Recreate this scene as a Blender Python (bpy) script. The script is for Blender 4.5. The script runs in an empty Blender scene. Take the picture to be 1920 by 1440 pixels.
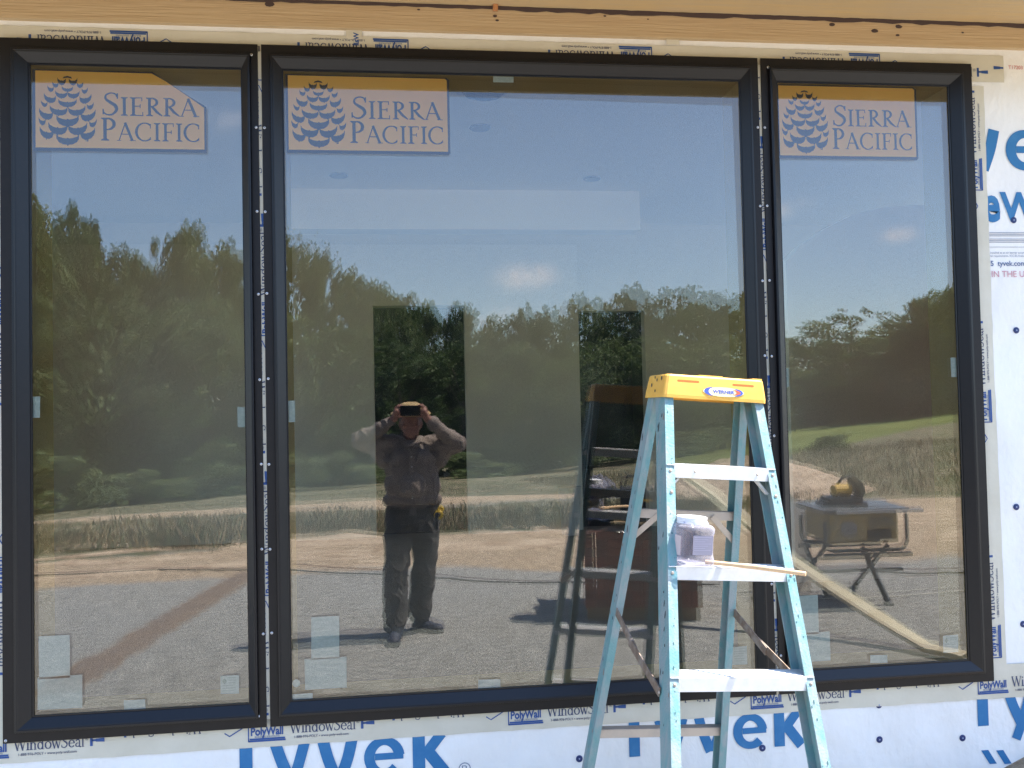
import bpy, bmesh, math, random
import numpy as np
from mathutils import Vector, Matrix, Euler, noise as mnoise
random.seed(7); rng = np.random.default_rng(7)
S = bpy.context.scene
COL = S.collection
PI = math.pi

# ------------------------------------------------------------------ camera
EYE = 1.68
YG = 3.16                                   # plane of the window glass
YAW, PITCH, ROLL, FPX = 0.117859, 0.0283826, -0.0217868, 1612.4
def cam_axes():
    cy, sy = math.cos(YAW), math.sin(YAW)
    r = Vector((cy, -sy, 0)); f = Vector((sy, cy, 0)); u = Vector((0, 0, 1))
    cp, sp = math.cos(PITCH), math.sin(PITCH)
    f, u = f*cp + u*sp, u*cp - f*sp
    cr, sr = math.cos(ROLL), math.sin(ROLL)
    return r*cr + u*sr, u*cr - r*sr, f
CR, CU, CF = cam_axes()
cd = bpy.data.cameras.new('camera'); cam = bpy.data.objects.new('camera', cd); COL.objects.link(cam)
cd.sensor_width = 36; cd.lens = FPX/1920*36; cd.clip_start = 0.01; cd.clip_end = 3000
M = Matrix((CR, CU, -CF)).transposed().to_4x4(); M.translation = Vector((0, 0, EYE)); cam.matrix_world = M
S.camera = cam

# ------------------------------------------------------------------ light
SUN_EL, SUN_AZ = math.radians(60), math.radians(2.5)     # azimuth: from +x towards -y
SD = Vector((math.cos(SUN_EL)*math.cos(SUN_AZ), -math.cos(SUN_EL)*math.sin(SUN_AZ), math.sin(SUN_EL)))
ld = bpy.data.lights.new('sun', 'SUN'); ld.energy = 4.0; ld.angle = math.radians(0.53); ld.color = (1, 0.95, 0.86)
sun = bpy.data.objects.new('sun', ld); COL.objects.link(sun)
sun.rotation_euler = (-SD).to_track_quat('-Z', 'Y').to_euler()
S.render.engine = 'CYCLES'
S.view_settings.view_transform = 'Standard'; S.view_settings.look = 'None'
S.view_settings.exposure = 2.15; S.view_settings.gamma = 1
S.cycles.use_denoising = True; S.cycles.denoiser = 'OPENIMAGEDENOISE'; S.cycles.denoising_prefilter = 'NONE'; S.cycles.use_adaptive_sampling = False; S.cycles.max_bounces = 10; S.cycles.transparent_max_bounces = 24
S.cycles.diffuse_bounces = 4; S.cycles.glossy_bounces = 4; S.cycles.sample_clamp_indirect = 6
S.cycles.caustics_reflective = False; S.cycles.caustics_refractive = False

def ray(px, py):
    return CF + CR*((px-960)/FPX) - CU*((py-720)/FPX)
def W(px, py, Y=YG):                        # picture point -> (X, Z) on the plane y = Y
    d = ray(px, py); p = d*(Y/d.y); return p.x, p.z + EYE
def G(px, py, z=0.0):                       # picture point seen in the glass -> point at height z outdoors
    d = ray(px, py); p = d*((z-EYE)/d.z); return Vector((p.x, 2*YG-p.y, z))
def GY(px, py, y):                          # the same, at depth y
    d = ray(px, py); p = d*((2*YG-y)/d.y); return Vector((p.x, y, p.z+EYE))
def GR(px, py, rho):                        # the same, at horizontal distance rho from the mirror eye
    d = ray(px, py); h = math.hypot(d.x, d.y); p = d*(rho/h); return Vector((p.x, 2*YG-p.y, p.z+EYE))

# ------------------------------------------------------------------ world sky with a few small clouds
wd = bpy.data.worlds.new('World'); S.world = wd; wd.use_nodes = True
nt = wd.node_tree; N = nt.nodes; Lk = nt.links.new
bg = N['Background']; bg.inputs[1].default_value = 0.108
sk = N.new('ShaderNodeTexSky'); sk.sky_type = 'NISHITA'; sk.sun_disc = False
sk.sun_elevation = SUN_EL; sk.sun_rotation = PI/2 + SUN_AZ; sk.air_density = 1.0; sk.dust_density = 0.8; sk.ozone_density = 4.5
tc = N.new('ShaderNodeTexCoord')
nz = N.new('ShaderNodeTexNoise'); nz.inputs['Scale'].default_value = 26; nz.inputs['Detail'].default_value = 8; nz.inputs['Roughness'].default_value = .65
Lk(tc.outputs['Generated'], nz.inputs['Vector'])
acc = None
for (px, py, rad, amt) in [(990, 515, .055, .8), (1475, 390, .04, .5), (1685, 440, .03, .55), (915, 588, .05, .7), (420, 215, .04, .35), (1180, 420, .03, .35), (300, 120, .2, .1)]:
    d = ray(px, py); d = Vector((d.x, -d.y, d.z)).normalized()
    sb = N.new('ShaderNodeVectorMath'); sb.operation = 'SUBTRACT'; Lk(tc.outputs['Generated'], sb.inputs[0]); sb.inputs[1].default_value = d
    ml = N.new('ShaderNodeVectorMath'); ml.operation = 'MULTIPLY'; Lk(sb.outputs[0], ml.inputs[0]); ml.inputs[1].default_value = (1, 1, 2.6)
    ln = N.new('ShaderNodeVectorMath'); ln.operation = 'LENGTH'; Lk(ml.outputs[0], ln.inputs[0])
    mr = N.new('ShaderNodeMapRange'); mr.interpolation_type = 'SMOOTHSTEP'; Lk(ln.outputs['Value'], mr.inputs['Value'])
    mr.inputs['From Min'].default_value = 0; mr.inputs['From Max'].default_value = rad; mr.inputs['To Min'].default_value = amt; mr.inputs['To Max'].default_value = 0
    if acc is None: acc = mr.outputs[0]
    else:
        mx = N.new('ShaderNodeMath'); mx.operation = 'MAXIMUM'; Lk(acc, mx.inputs[0]); Lk(mr.outputs[0], mx.inputs[1]); acc = mx.outputs[0]
nr = N.new('ShaderNodeMapRange'); Lk(nz.outputs[0], nr.inputs['Value']); nr.inputs['From Min'].default_value = .42; nr.inputs['From Max'].default_value = .62
mm = N.new('ShaderNodeMath'); mm.operation = 'MULTIPLY'; Lk(acc, mm.inputs[0]); Lk(nr.outputs[0], mm.inputs[1])
mix = N.new('ShaderNodeMixRGB'); Lk(mm.outputs[0], mix.inputs[0]); Lk(sk.outputs[0], mix.inputs[1]); mix.inputs[2].default_value = (7, 6.8, 7.2, 1)
Lk(mix.outputs[0], bg.inputs[0])

# ------------------------------------------------------------------ materials
def mat(name, col, rough=.7, metal=0, spec=.5, noise=None, bump=None, trans=0, coat=0):
    """noise=(scale, amount, colour2, coords)  bump=(scale, strength, dist)"""
    m = bpy.data.materials.new(name); m.use_nodes = True; n = m.node_tree.nodes; l = m.node_tree.links.new
    b = n['Principled BSDF']; b.inputs['Base Color'].default_value = (*col, 1); b.inputs['Roughness'].default_value = rough
    b.inputs['Metallic'].default_value = metal; b.inputs['Specular IOR Level'].default_value = spec
    if coat: b.inputs['Coat Weight'].default_value = coat
    if trans: b.inputs['Transmission Weight'].default_value = trans
    t = n.new('ShaderNodeTexCoord')
    if noise:
        sc, lo, hi, c2 = noise
        z = n.new('ShaderNodeTexNoise'); z.inputs['Detail'].default_value = 6; z.inputs['Roughness'].default_value = .65
        if isinstance(sc, (tuple, list)):
            mp = n.new('ShaderNodeMapping'); mp.inputs['Scale'].default_value = sc; l(t.outputs['Object'], mp.inputs[0]); l(mp.outputs[0], z.inputs['Vector']); z.inputs['Scale'].default_value = 1
        else:
            l(t.outputs['Object'], z.inputs['Vector']); z.inputs['Scale'].default_value = sc
        r = n.new('ShaderNodeMapRange'); l(z.outputs[0], r.inputs['Value']); r.inputs['From Min'].default_value = lo; r.inputs['From Max'].default_value = hi
        x = n.new('ShaderNodeMixRGB'); l(r.outputs[0], x.inputs[0]); x.inputs[1].default_value = (*col, 1); x.inputs[2].default_value = (*c2, 1)
        l(x.outputs[0], b.inputs['Base Color'])
    if bump:
        sc, st, di = bump
        z = n.new('ShaderNodeTexNoise'); z.inputs['Detail'].default_value = 5
        if isinstance(sc, (tuple, list)):
            mp = n.new('ShaderNodeMapping'); mp.inputs['Scale'].default_value = sc; l(t.outputs['Object'], mp.inputs[0]); l(mp.outputs[0], z.inputs['Vector']); z.inputs['Scale'].default_value = 1
        else:
            l(t.outputs['Object'], z.inputs['Vector']); z.inputs['Scale'].default_value = sc
        u = n.new('ShaderNodeBump'); u.inputs['Strength'].default_value = st; u.inputs['Distance'].default_value = di
        l(z.outputs[0], u.inputs['Height']); l(u.outputs[0], b.inputs['Normal'])
    return m

M_wrap = mat('housewrap_white', (.89, .87, .845), .75, noise=((1.3, 1, 1.8), .42, .7, (.83, .80, .765)), bump=((5, 5, 3.5), .8, .04))
M_blue = mat('print_blue', (.02, .16, .37), .6, noise=(14, .5, .8, (.05, .21, .42)))
M_blue2 = mat('print_blue_dark', (.03, .09, .25), .6)
M_red = mat('print_red', (.62, .2, .2), .6)
M_pink = mat('print_pink', (.62, .33, .38), .6)
M_grey = mat('print_grey', (.25, .28, .36), .6)
M_tape = mat('flashing_tape_cream', (.66, .61, .5), .55, noise=(3.5, .4, .7, (.58, .53, .42)), bump=((14, 14, 14), .6, .006))
M_tapep = mat('tape_print_blue', (.02, .075, .26), .5)
M_tapek = mat('tape_print_dark', (.035, .05, .12), .5)
M_board = mat('painted_board_tan', (.52, .375, .215), .7, noise=((2.2, 2, 46), .42, .72, (.46, .32, .175)), bump=((5, 5, 130), .8, .004))
M_soffit = mat('soffit_board_tan', (.56, .41, .235), .7, noise=((3, 40, 2), .4, .7, (.62, .43, .2)), bump=((4, 120, 4), .6, .003))
M_shade_smear = mat('dark_gap', (.07, .045, .04), .9)
M_wood = mat('bare_wood', (.55, .25, .1), .7, noise=((3, 3, 30), .4, .7, (.42, .18, .07)))
M_frame = mat('bronze_frame', (.006, .006, .008), .36, spec=.4, noise=(60, .4, .8, (.009, .008, .010)), bump=(300, .15, .0006))
M_flange = mat('bronze_flange', (.008, .006, .006), .5, spec=.35, noise=(30, .4, .8, (.012, .009, .009)))
M_screw = mat('screw_head', (.62, .62, .65), .35, metal=.6)
M_screwd = mat('screw_recess', (.04, .04, .05), .5)
M_label = mat('label_orange', (.95, .50, .085), .6, noise=(4, .4, .7, (.90, .46, .075)))
M_navy = mat('label_navy', (.010, .012, .03), .6)
M_stick = mat('sticker_pale', (.50, .60, .55), .6, noise=((60, 60, 90), .45, .6, (.58, .67, .62)))
M_stickp = mat('sticker_print', (.26, .36, .31), .6)
M_fg = mat('fibreglass_teal', (.15, .315, .325), .6, noise=((26, 26, 9), .40, .62, (.28, .33, .34)), bump=(160, .5, .003))
M_cap = mat('cap_yellow', (.90, .49, .085), .42, noise=(22, .45, .8, (.83, .42, .07)), bump=(120, .2, .001))
M_capd = mat('cap_scuff', (.11, .09, .07), .7)
M_alu = mat('aluminium', (.78, .77, .76), .42, metal=.35, noise=(30, .4, .8, (.68, .67, .66)))
M_aluw = mat('aluminium_dull', (.52, .43, .35), .5, metal=.25, noise=(14, .4, .8, (.40, .34, .29)))
M_strap = mat('spreader_bronze', (.19, .125, .085), .6, noise=(26, .45, .75, (.36, .31, .27)))
M_logo_b = mat('logo_blue', (.05, .09, .42), .5)
M_logo_r = mat('logo_red', (.55, .1, .04), .5)
M_lidw = mat('lid_white', (.78, .77, .80), .4)
M_dowel = mat('dowel_wood', (.72, .48, .28), .65, noise=((30, 3, 3), .4, .7, (.62, .4, .22)))
M_fast = mat('cap_nail_navy', (.012, .03, .13), .45)
M_fastl = mat('cap_nail_centre', (.3, .34, .5), .4)
M_room = mat('drywall_buff', (.68, .655, .56), .9, noise=(1.5, .4, .7, (.65, .625, .53)))
M_roomf = mat('room_floor', (.20, .18, .15), .8, noise=(4, .4, .7, (.17, .15, .125)))
M_ceil = mat('room_ceiling', (.76, .73, .64), .9)
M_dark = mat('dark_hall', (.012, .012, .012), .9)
M_canl = mat('downlight_trim', (.24, .24, .24), .5)

def glass(name, tint_r, refl, tint_t, wav=0, dust=0):
    m = bpy.data.materials.new(name); m.use_nodes = True; n = m.node_tree.nodes; l = m.node_tree.links.new
    for x in list(n): n.remove(x)
    o = n.new('ShaderNodeOutputMaterial'); g = n.new('ShaderNodeBsdfGlossy'); g.inputs['Roughness'].default_value = 0.0
    g.inputs['Color'].default_value = (*tint_r, 1)
    t = n.new('ShaderNodeBsdfTransparent'); t.inputs['Color'].default_value = (*tint_t, 1)
    lw = n.new('ShaderNodeFresnel'); lw.inputs['IOR'].default_value = 1.5
    a = n.new('ShaderNodeMath'); a.operation = 'ADD'; l(lw.outputs[0], a.inputs[0]); a.inputs[1].default_value = refl-.04; a.use_clamp = True
    x = n.new('ShaderNodeMixShader'); l(a.outputs[0], x.inputs[0]); l(t.outputs[0], x.inputs[1]); l(g.outputs[0], x.inputs[2])
    if wav:
        tc = n.new('ShaderNodeTexCoord'); z = n.new('ShaderNodeTexNoise'); z.inputs['Scale'].default_value = 1.6; z.inputs['Detail'].default_value = 1
        l(tc.outputs['Object'], z.inputs['Vector']); bu = n.new('ShaderNodeBump'); bu.inputs['Strength'].default_value = 1; bu.inputs['Distance'].default_value = wav
        l(z.outputs[0], bu.inputs['Height']); l(bu.outputs[0], g.inputs['Normal'])
    if dust:
        tc = n.new('ShaderNodeTexCoord'); z = n.new('ShaderNodeTexNoise'); z.inputs['Scale'].default_value = 1.7; z.inputs['Detail'].default_value = 9; z.inputs['Roughness'].default_value = .7
        l(tc.outputs['Object'], z.inputs['Vector']); mr = n.new('ShaderNodeMapRange'); l(z.outputs[0], mr.inputs[0]); mr.inputs['From Min'].default_value = .44; mr.inputs['From Max'].default_value = .70; mr.inputs['To Min'].default_value = dust*.2; mr.inputs['To Max'].default_value = dust
        df = n.new('ShaderNodeBsdfDiffuse'); df.inputs[0].default_value = (.62, .62, .56, 1); y = n.new('ShaderNodeMixShader'); l(mr.outputs[0], y.inputs[0]); l(x.outputs[0], y.inputs[1]); l(df.outputs[0], y.inputs[2]); x = y
    l(x.outputs[0], o.inputs[0]); return m
M_glass1 = glass('outer_glass', (1, .94, .94), .108, (.985, .985, .965), .0004, .035)
M_glass2 = glass('inner_glass', (.92, .98, .95), .085, (.94, .96, .915), .0006)

# ------------------------------------------------------------------ mesh builder
class MB:
    def __init__(s): s.v = []; s.f = []; s.m = []
    def add(s, vs, fs, mi=0):
        o = len(s.v); s.v += [tuple(p) for p in vs]; s.f += [tuple(i+o for i in f) for f in fs]; s.m += [mi]*len(fs); return s
    def box(s, lo, hi, mi=0, T=None, bev=0):
        x0, y0, z0 = lo; x1, y1, z1 = hi
        if bev:
            bm = bmesh.new(); bmesh.ops.create_cube(bm, size=1)
            for v in bm.verts: v.co = Vector(((x0+x1)/2+v.co.x*(x1-x0), (y0+y1)/2+v.co.y*(y1-y0), (z0+z1)/2+v.co.z*(z1-z0)))
            bmesh.ops.bevel(bm, geom=list(bm.edges), offset=bev, segments=2, affect='EDGES', profile=.7)
            vs = [v.co.copy() for v in bm.verts]; fs = [[v.index for v in f.verts] for f in bm.faces]; bm.free()
        else:
            vs = [Vector(p) for p in ((x0,y0,z0),(x1,y0,z0),(x1,y1,z0),(x0,y1,z0),(x0,y0,z1),(x1,y0,z1),(x1,y1,z1),(x0,y1,z1))]
            fs = [(0,3,2,1),(4,5,6,7),(0,1,5,4),(1,2,6,5),(2,3,7,6),(3,0,4,7)]
        if T: vs = [T(p) if callable(T) else T@p for p in vs]
        return s.add(vs, fs, mi)
    def tube(s, pts, rad, n=10, mi=0, caps=True, flat=1.0):
        pts = [Vector(p) for p in pts]; rad = rad if isinstance(rad, (list, tuple)) else [rad]*len(pts)
        vs = []; prev = None
        for i, p in enumerate(pts):
            t = (pts[min(i+1, len(pts)-1)] - pts[max(i-1, 0)]).normalized()
            if prev is None:
                a = Vector((0, 0, 1)) if abs(t.z) < .9 else Vector((1, 0, 0)); u = t.cross(a).normalized()
            else: u = (prev - t*prev.dot(t)).normalized()
            w = t.cross(u); prev = u
            for k in range(n):
                a = 2*PI*k/n; vs.append(p + (u*math.cos(a) + w*math.sin(a)*flat)*rad[i])
        fs = [(i*n+k, i*n+(k+1)%n, (i+1)*n+(k+1)%n, (i+1)*n+k) for i in range(len(pts)-1) for k in range(n)]
        if caps: fs += [tuple(range(n))[::-1], tuple((len(pts)-1)*n+k for k in range(n))]
        return s.add(vs, fs, mi)
    def lathe(s, prof, c=(0,0,0), n=24, mi=0, T=None, sq=0):
        vs = []
        for r, z in prof:
            for k in range(n):
                a = 2*PI*k/n; q = 1.0
                if sq: q = 1/((abs(math.cos(a))**sq + abs(math.sin(a))**sq)**(1/sq))
                vs.append(Vector((r*q*math.cos(a), r*q*math.sin(a), z)))
        vs = [(T@v if T else v + Vector(c)) for v in vs]
        fs = [(i*n+k, i*n+(k+1)%n, (i+1)*n+(k+1)%n, (i+1)*n+k) for i in range(len(prof)-1) for k in range(n)]
        fs += [tuple(range(n))[::-1], tuple((len(prof)-1)*n+k for k in range(n))]
        return s.add(vs, fs, mi)
    def poly2(s, polys, T, mi=0):           # flat 2-D polygons [(pts, faces)] mapped by T(u, v)
        for vs, fs in polys: s.add([T(*p) for p in vs], fs, mi)
        return s
    def build(s, name, mats, parent=None, smooth=False, auto=None):
        me = bpy.data.meshes.new(name); me.from_pydata([tuple(v) for v in s.v], [], s.f)
        for m in (mats if isinstance(mats, (list, tuple)) else [mats]): me.materials.append(m)
        me.polygons.foreach_set('material_index', s.m)
        if smooth: me.polygons.foreach_set('use_smooth', [True]*len(me.polygons))
        me.update(); me.validate()
        if auto is not None:
            me.polygons.foreach_set('use_smooth', [True]*len(me.polygons))
            me.set_sharp_from_angle(angle=auto)
        o = bpy.data.objects.new(name, me); COL.objects.link(o)
        if parent: o.parent = parent; o.matrix_parent_inverse = parent.matrix_world.inverted() if parent.type != 'EMPTY' else Matrix.Translation(-parent.location)
        return o
def tag(o, label=None, cat=None, group=None, kind=None):
    if label: o['label'] = label
    if cat: o['category'] = cat
    if group: o['group'] = group
    if kind: o['kind'] = kind
    return o
def thing(name, loc, label, cat, group=None):
    o = bpy.data.objects.new(name, None); COL.objects.link(o); o.location = loc; o.empty_display_size = .1
    return tag(o, label, cat, group)

# ------------------------------------------------------------------ lettering
_tc = {}
def sans(txt, bold=0.0):
    """flat outline of a line of sans lettering, cap height 1: [(verts, faces)], width"""
    k = (txt, bold)
    if k in _tc: return _tc[k]
    def raw(t, b):
        c = bpy.data.curves.new('t', 'FONT'); c.body = t; c.size = 1; c.offset = b; c.fill_mode = 'FRONT'; c.resolution_u = 4
        o = bpy.data.objects.new('t', c); COL.objects.link(o); dg = bpy.context.evaluated_depsgraph_get()
        me = o.evaluated_get(dg).to_mesh(); vs = [(v.co.x, v.co.y) for v in me.vertices]; fs = [tuple(p.vertices) for p in me.polygons]
        o.evaluated_get(dg).to_mesh_clear(); bpy.data.objects.remove(o); bpy.data.curves.remove(c); return vs, fs
    if '_h' not in _tc: v, _ = raw('H', 0); _tc['_h'] = max(p[1] for p in v)
    h = _tc['_h']; vs, fs = raw(txt, bold*h)
    vs = [(x/h, y/h) for x, y in vs]; x0 = min(x for x, y in vs); vs = [(x-x0, y) for x, y in vs]
    _tc[k] = ([(vs, fs)], max(x for x, y in vs)); return _tc[k]
def strip(pts, w):
    """variable width stroke through pts"""
    n = len(pts); w = w if isinstance(w, (list, tuple)) else [w]*n; L_ = []; R_ = []
    for i in range(n):
        a = pts[max(i-1, 0)]; b = pts[min(i+1, n-1)]; dx, dy = b[0]-a[0], b[1]-a[1]; q = math.hypot(dx, dy) or 1
        nx, ny = -dy/q*w[i]/2, dx/q*w[i]/2; L_.append((pts[i][0]+nx, pts[i][1]+ny)); R_.append((pts[i][0]-nx, pts[i][1]-ny))
    return (L_+R_, [(i, i+1, n+i+1, n+i) for i in range(n-1)])
def rc(x0, y0, x1, y1): return ([(x0, y0), (x1, y0), (x1, y1), (x0, y1)], [(0, 1, 2, 3)])
def arc(cx, cy, rx, ry, a0, a1, wmax, wmin, n=18):
    p = []; w = []
    for i in range(n+1):
        a = math.radians(a0+(a1-a0)*i/n); p.append((cx+rx*math.cos(a), cy+ry*math.sin(a))); w.append(wmin+(wmax-wmin)*abs(math.cos(a))**1.3)
    return strip(p, w)
def spline(P, n=8):
    out = []
    for i in range(len(P)-1):
        p0 = P[max(i-1, 0)]; p1 = P[i]; p2 = P[i+1]; p3 = P[min(i+2, len(P)-1)]
        for k in range(n):
            t = k/n; out.append(tuple(.5*((2*p1[j])+(-p0[j]+p2[j])*t+(2*p0[j]-5*p1[j]+4*p2[j]-p3[j])*t*t+(-p0[j]+3*p1[j]-3*p2[j]+p3[j])*t**3) for j in (0, 1)))
    return out + [P[-1]]
def serif_glyph(ch):
    s, t = .135, .055
    def stem(x, h=1, top=True, bot=True):
        g = [rc(x-s/2, 0.02, x+s/2, h-.02)]
        if bot: g.append(([(x-s/2-.09, 0), (x+s/2+.09, 0), (x+s/2+.09, .035), (x+s/2, .09), (x-s/2, .09), (x-s/2-.09, .035)], [(0, 1, 2, 3, 4, 5)]))
        if top: g.append(([(x-s/2-.09, h), (x-s/2-.09, h-.035), (x-s/2, h-.09), (x+s/2, h-.09), (x+s/2+.09, h-.035), (x+s/2+.09, h)], [(0, 1, 2, 3, 4, 5)]))
        return g
    Sp = spline([(.56, .80), (.50, .93), (.33, .97), (.16, .87), (.16, .70), (.33, .56), (.50, .42), (.54, .24), (.40, .06), (.22, .03), (.08, .12), (.05, .25)])
    Sw = [t+(s-t)*math.exp(-((i/len(Sp)-.52)/.2)**2) for i in range(len(Sp))]
    G_ = {
     'I': (stem(.21), .42),
     'E': (stem(.21)+[rc(.2, .95, .62, 1), rc(.58, .80, .62, .96), rc(.2, .50, .54, .55), rc(.5, .42, .54, .63), rc(.2, 0, .66, .05), rc(.62, .03, .66, .21)], .74),
     'F': (stem(.21)+[rc(.2, .95, .62, 1), rc(.58, .80, .62, .96), rc(.2, .48, .52, .53), rc(.48, .40, .52, .61)], .68),
     'L': (stem(.21)+[rc(.2, 0, .62, .05), rc(.58, .03, .62, .22)], .68),
     'P': (stem(.21)+[arc(.30, .73, .27, .245, 90, -90, s, t), rc(.2, .948, .32, 1), rc(.2, .46, .32, .512)], .68),
     'R': (stem(.21)+[arc(.30, .75, .25, .225, 90, -90, s, t), rc(.2, .95, .32, 1), rc(.2, .5, .34, .55), strip([(.33, .52), (.55, .22), (.80, .01)], [.12, .135, .05])], .80),
     'A': ([strip([(.10, 0), (.42, 1.0)], t), strip([(.40, 1.0), (.76, 0)], s), rc(.22, .34, .64, .39), rc(0, 0, .2, .035), rc(.63, 0, .92, .035)], .88),
     'C': ([arc(.50, .5, .42, .49, 48, 312, s, t, 26), rc(.75, .70, .80, .95), rc(.76, .07, .80, .22)], .90),
     'S': ([strip(Sp, Sw), rc(.55, .73, .6, .96), rc(.03, .04, .08, .28)], .66),
     'W': ([strip([(.08, 1), (.38, 0)], s), strip([(.36, 0), (.62, 1)], t), strip([(.58, 1), (.86, 0)], s), strip([(.84, 0), (1.1, 1)], t), rc(0, .965, .26, 1), rc(.98, .965, 1.2, 1), rc(.5, .965, .72, 1)], 1.18),
     'i': (stem(.14, .66, False)+[rc(.06, .6, .16, .64), arc(.14, .87, .04, .04, 0, 359, .07, .07, 10)], .30),
     'n': (stem(.14, .66, False)+[arc(.33, .42, .18, .2, 180, 0, s, t, 12), rc(.45, .02, .57, .44), rc(.38, 0, .64, .035), rc(.05, .6, .2, .64)], .70),
     'd': ([arc(.28, .32, .21, .3, 20, 340, s, t, 20), rc(.44, 0, .56, 1), rc(.36, .96, .56, 1), rc(.5, 0, .64, .035)], .68),
     'o': ([arc(.32, .33, .25, .3, 0, 359, s, t, 22)], .66),
     'w': ([strip([(.06, .66), (.26, 0)], .12), strip([(.25, 0), (.42, .64)], t), strip([(.4, .64), (.6, 0)], .12), strip([(.59, 0), (.78, .66)], t), rc(0, .63, .18, .66), rc(.7, .63, .86, .66)], .86),
     'e': ([arc(.32, .33, .24, .3, 5, 325, s, t, 20), rc(.12, .345, .56, .39)], .62),
     'a': ([arc(.24, .19, .16, .16, 60, 330, .11, t, 14), strip(spline([(.1, .52), (.22, .64), (.38, .6), (.42, .42), (.42, .06), (.56, .02)]), .1)], .58),
     'l': ([rc(.09, 0, .21, 1), rc(.03, .96, .21, 1), rc(.02, 0, .29, .035)], .31),
     ' ': ([], .3)}
    return G_[ch]
def serif(txt, big=(), ratio=.8, track=.0):
    out = []; x = 0
    for i, ch in enumerate(txt):
        g, adv = serif_glyph(ch); k = 1.0 if (not big or i in big) else ratio
        for j, (vs, fs) in enumerate(g): out.append(([(x+u*k, v*k) for u, v in vs], fs, .00002*j))
        x += (adv+track)*k
    return out, x
def put_serif(mb, txt, T3, mi, **kw):       # T3(u, v, lift)
    g, w = serif(txt, **kw)
    for vs, fs, lift in g: mb.add([T3(u, v, lift) for u, v in vs], fs, mi)
    return w

# ================================================================== HOUSE WALL
X0, X1 = -1.401, 2.244
ZB, ZT = 0.575, 3.013
WIN = [(-1.401, -0.525), (-0.5125, 1.3558), (1.368, 2.244)]
wall = thing('house_wall', (0.4, 3.17, 0), 'unfinished house wall in white wrap, cream seam tape and tan trim around three dark windows', 'wall')
YW = 3.170
YF = 3.1545                                 # front datum of the window frames
mb = MB()                                   # sheathing around the opening
mb.box((-7, 3.172, -.3), (X0+.02, 3.32, 3.35)); mb.box((X1-.02, 3.172, -.3), (8.5, 3.32, 3.35))
mb.box((X0+.02, 3.172, -.3), (X1-.02, 3.32, ZB+.02)); mb.box((X0+.02, 3.172, ZT-.02), (X1-.02, 3.32, 3.35))
mb.build('sheathing', [M_wood], wall)
# wrap: one crinkled sheet with a hole, printed
wr = MB()
xs = sorted(set([-7, -5, -3.5, -2.6, X0+.012, X1-.012, 3.4, 5, 8.5] + list(np.linspace(-2.4, -1.45, 12)) + list(np.linspace(-1.35, 2.2, 60)) + list(np.linspace(2.27, 3.3, 26))))
zs = sorted(set(list(np.linspace(-.3, .5, 20)) + [ZB+.012, ZT-.012] + list(np.linspace(.7, 2.9, 34)) + list(np.linspace(3.03, 3.2, 6))))
idx = {}
def wr_y(x, z): return YW - .0011 - .0009*math.sin(3.1*x+1.7*z)*math.sin(5.3*z+.8*x) - .0006*math.sin(11*x+3*math.sin(4*z))
for x in xs:
    for z in zs: idx[x, z] = len(wr.v); wr.v.append((x, wr_y(x, z), z))
for a, b in zip(xs, xs[1:]):
    for c, d in zip(zs, zs[1:]):
        cx, cz = (a+b)/2, (c+d)/2
        if X0+.012 < cx < X1-.012 and ZB+.012 < cz < ZT-.012: continue
        wr.f.append((idx[a, c], idx[b, c], idx[b, d], idx[a, d])); wr.m.append(0)
YP = YW - .0034
def Tw(px, py, h, slant=0.0, shear=0):
    """lettering transform at picture point px,py (baseline start) with cap height h metres"""
    x0, z0 = W(px, py)
    return lambda u, v: (x0+u*h*math.cos(slant)-v*h*math.sin(slant), YP, z0+v*h*math.cos(slant)+u*h*math.sin(slant))
def word(txt, px, py, px_end, ratio, mi, bold=.03, cap=None):
    """sans word starting at px,py and ending at px_end; ratio = vertical stretch"""
    g, w = sans(txt, bold); x0, z0 = W(px, py); x1, _ = W(px_end, py); k = (x1-x0)/w; kv = k*ratio
    wr.poly2(g, lambda u, v: (x0+u*k, YP, z0+v*kv), mi)
MI_B, MI_D, MI_R, MI_P, MI_G = 1, 2, 3, 4, 5
# large product lettering; 'Tyvek' drawn so that its stems stand where the photo has them
def tyvek(px0, pxk, base_py, mi=MI_B, only=None):
    x0, z0 = W(px0, base_py); x1, _ = W(pxk, base_py); k = (x1-x0)/5.28
    P = [rc(0, 0, .32, 1.08)]
    P += [strip(spline([(.90, 1.0), (1.06, .52), (1.28, .02)]), .29), strip(spline([(1.62, 1.0), (1.46, .45), (1.30, .0), (1.12, -.42)]), .27)]
    P += [strip(spline([(2.09, 1.0), (2.22, .52), (2.42, .0)]), .29), strip(spline([(2.82, 1.0), (2.70, .52), (2.50, .0)]), .29), rc(2.36, 0, 2.58, .13)]
    P += [arc(3.64, .5, .385, .41, 4, 318, .27, .20, 28), rc(3.40, .43, 4.13, .60)]
    P += [rc(4.37, 0, 4.69, 1.08), strip([(5.13, 1.02), (4.70, .50)], .27), strip([(4.74, .60), (5.20, -.0)], .31)]
    if only: P = P[3:]
    for j, (vs, fs) in enumerate(P):
        wr.add([(x0+u*k, YP-.00004*j, z0+v*k) for u, v in vs], fs, mi)
    g, w = sans('®', 0); q = .3*k
    wr.poly2(g, lambda u, v: (x0+5.55*k+u*q, YP, z0-.10*k+v*q), MI_G)
tyvek(449, 841, 1477); tyvek(1181, 1510, 1421); tyvek(1836, 2163, 1363)
tyvek(1668, 2038, 315, only='ve')                        # only "ve" shows beside the window
for a, b in ((1858, 1873), (1886, 1900)):
    x, z = W(a, 1434); wr.add([(x, YP, z), (x+.03, YP, z), (x-.004, YP, z+.055), (x-.034, YP, z+.055)], [(0, 1, 2, 3)], MI_B)
x, z = W(1846, 412); x1, _ = W(1884, 412)
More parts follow.
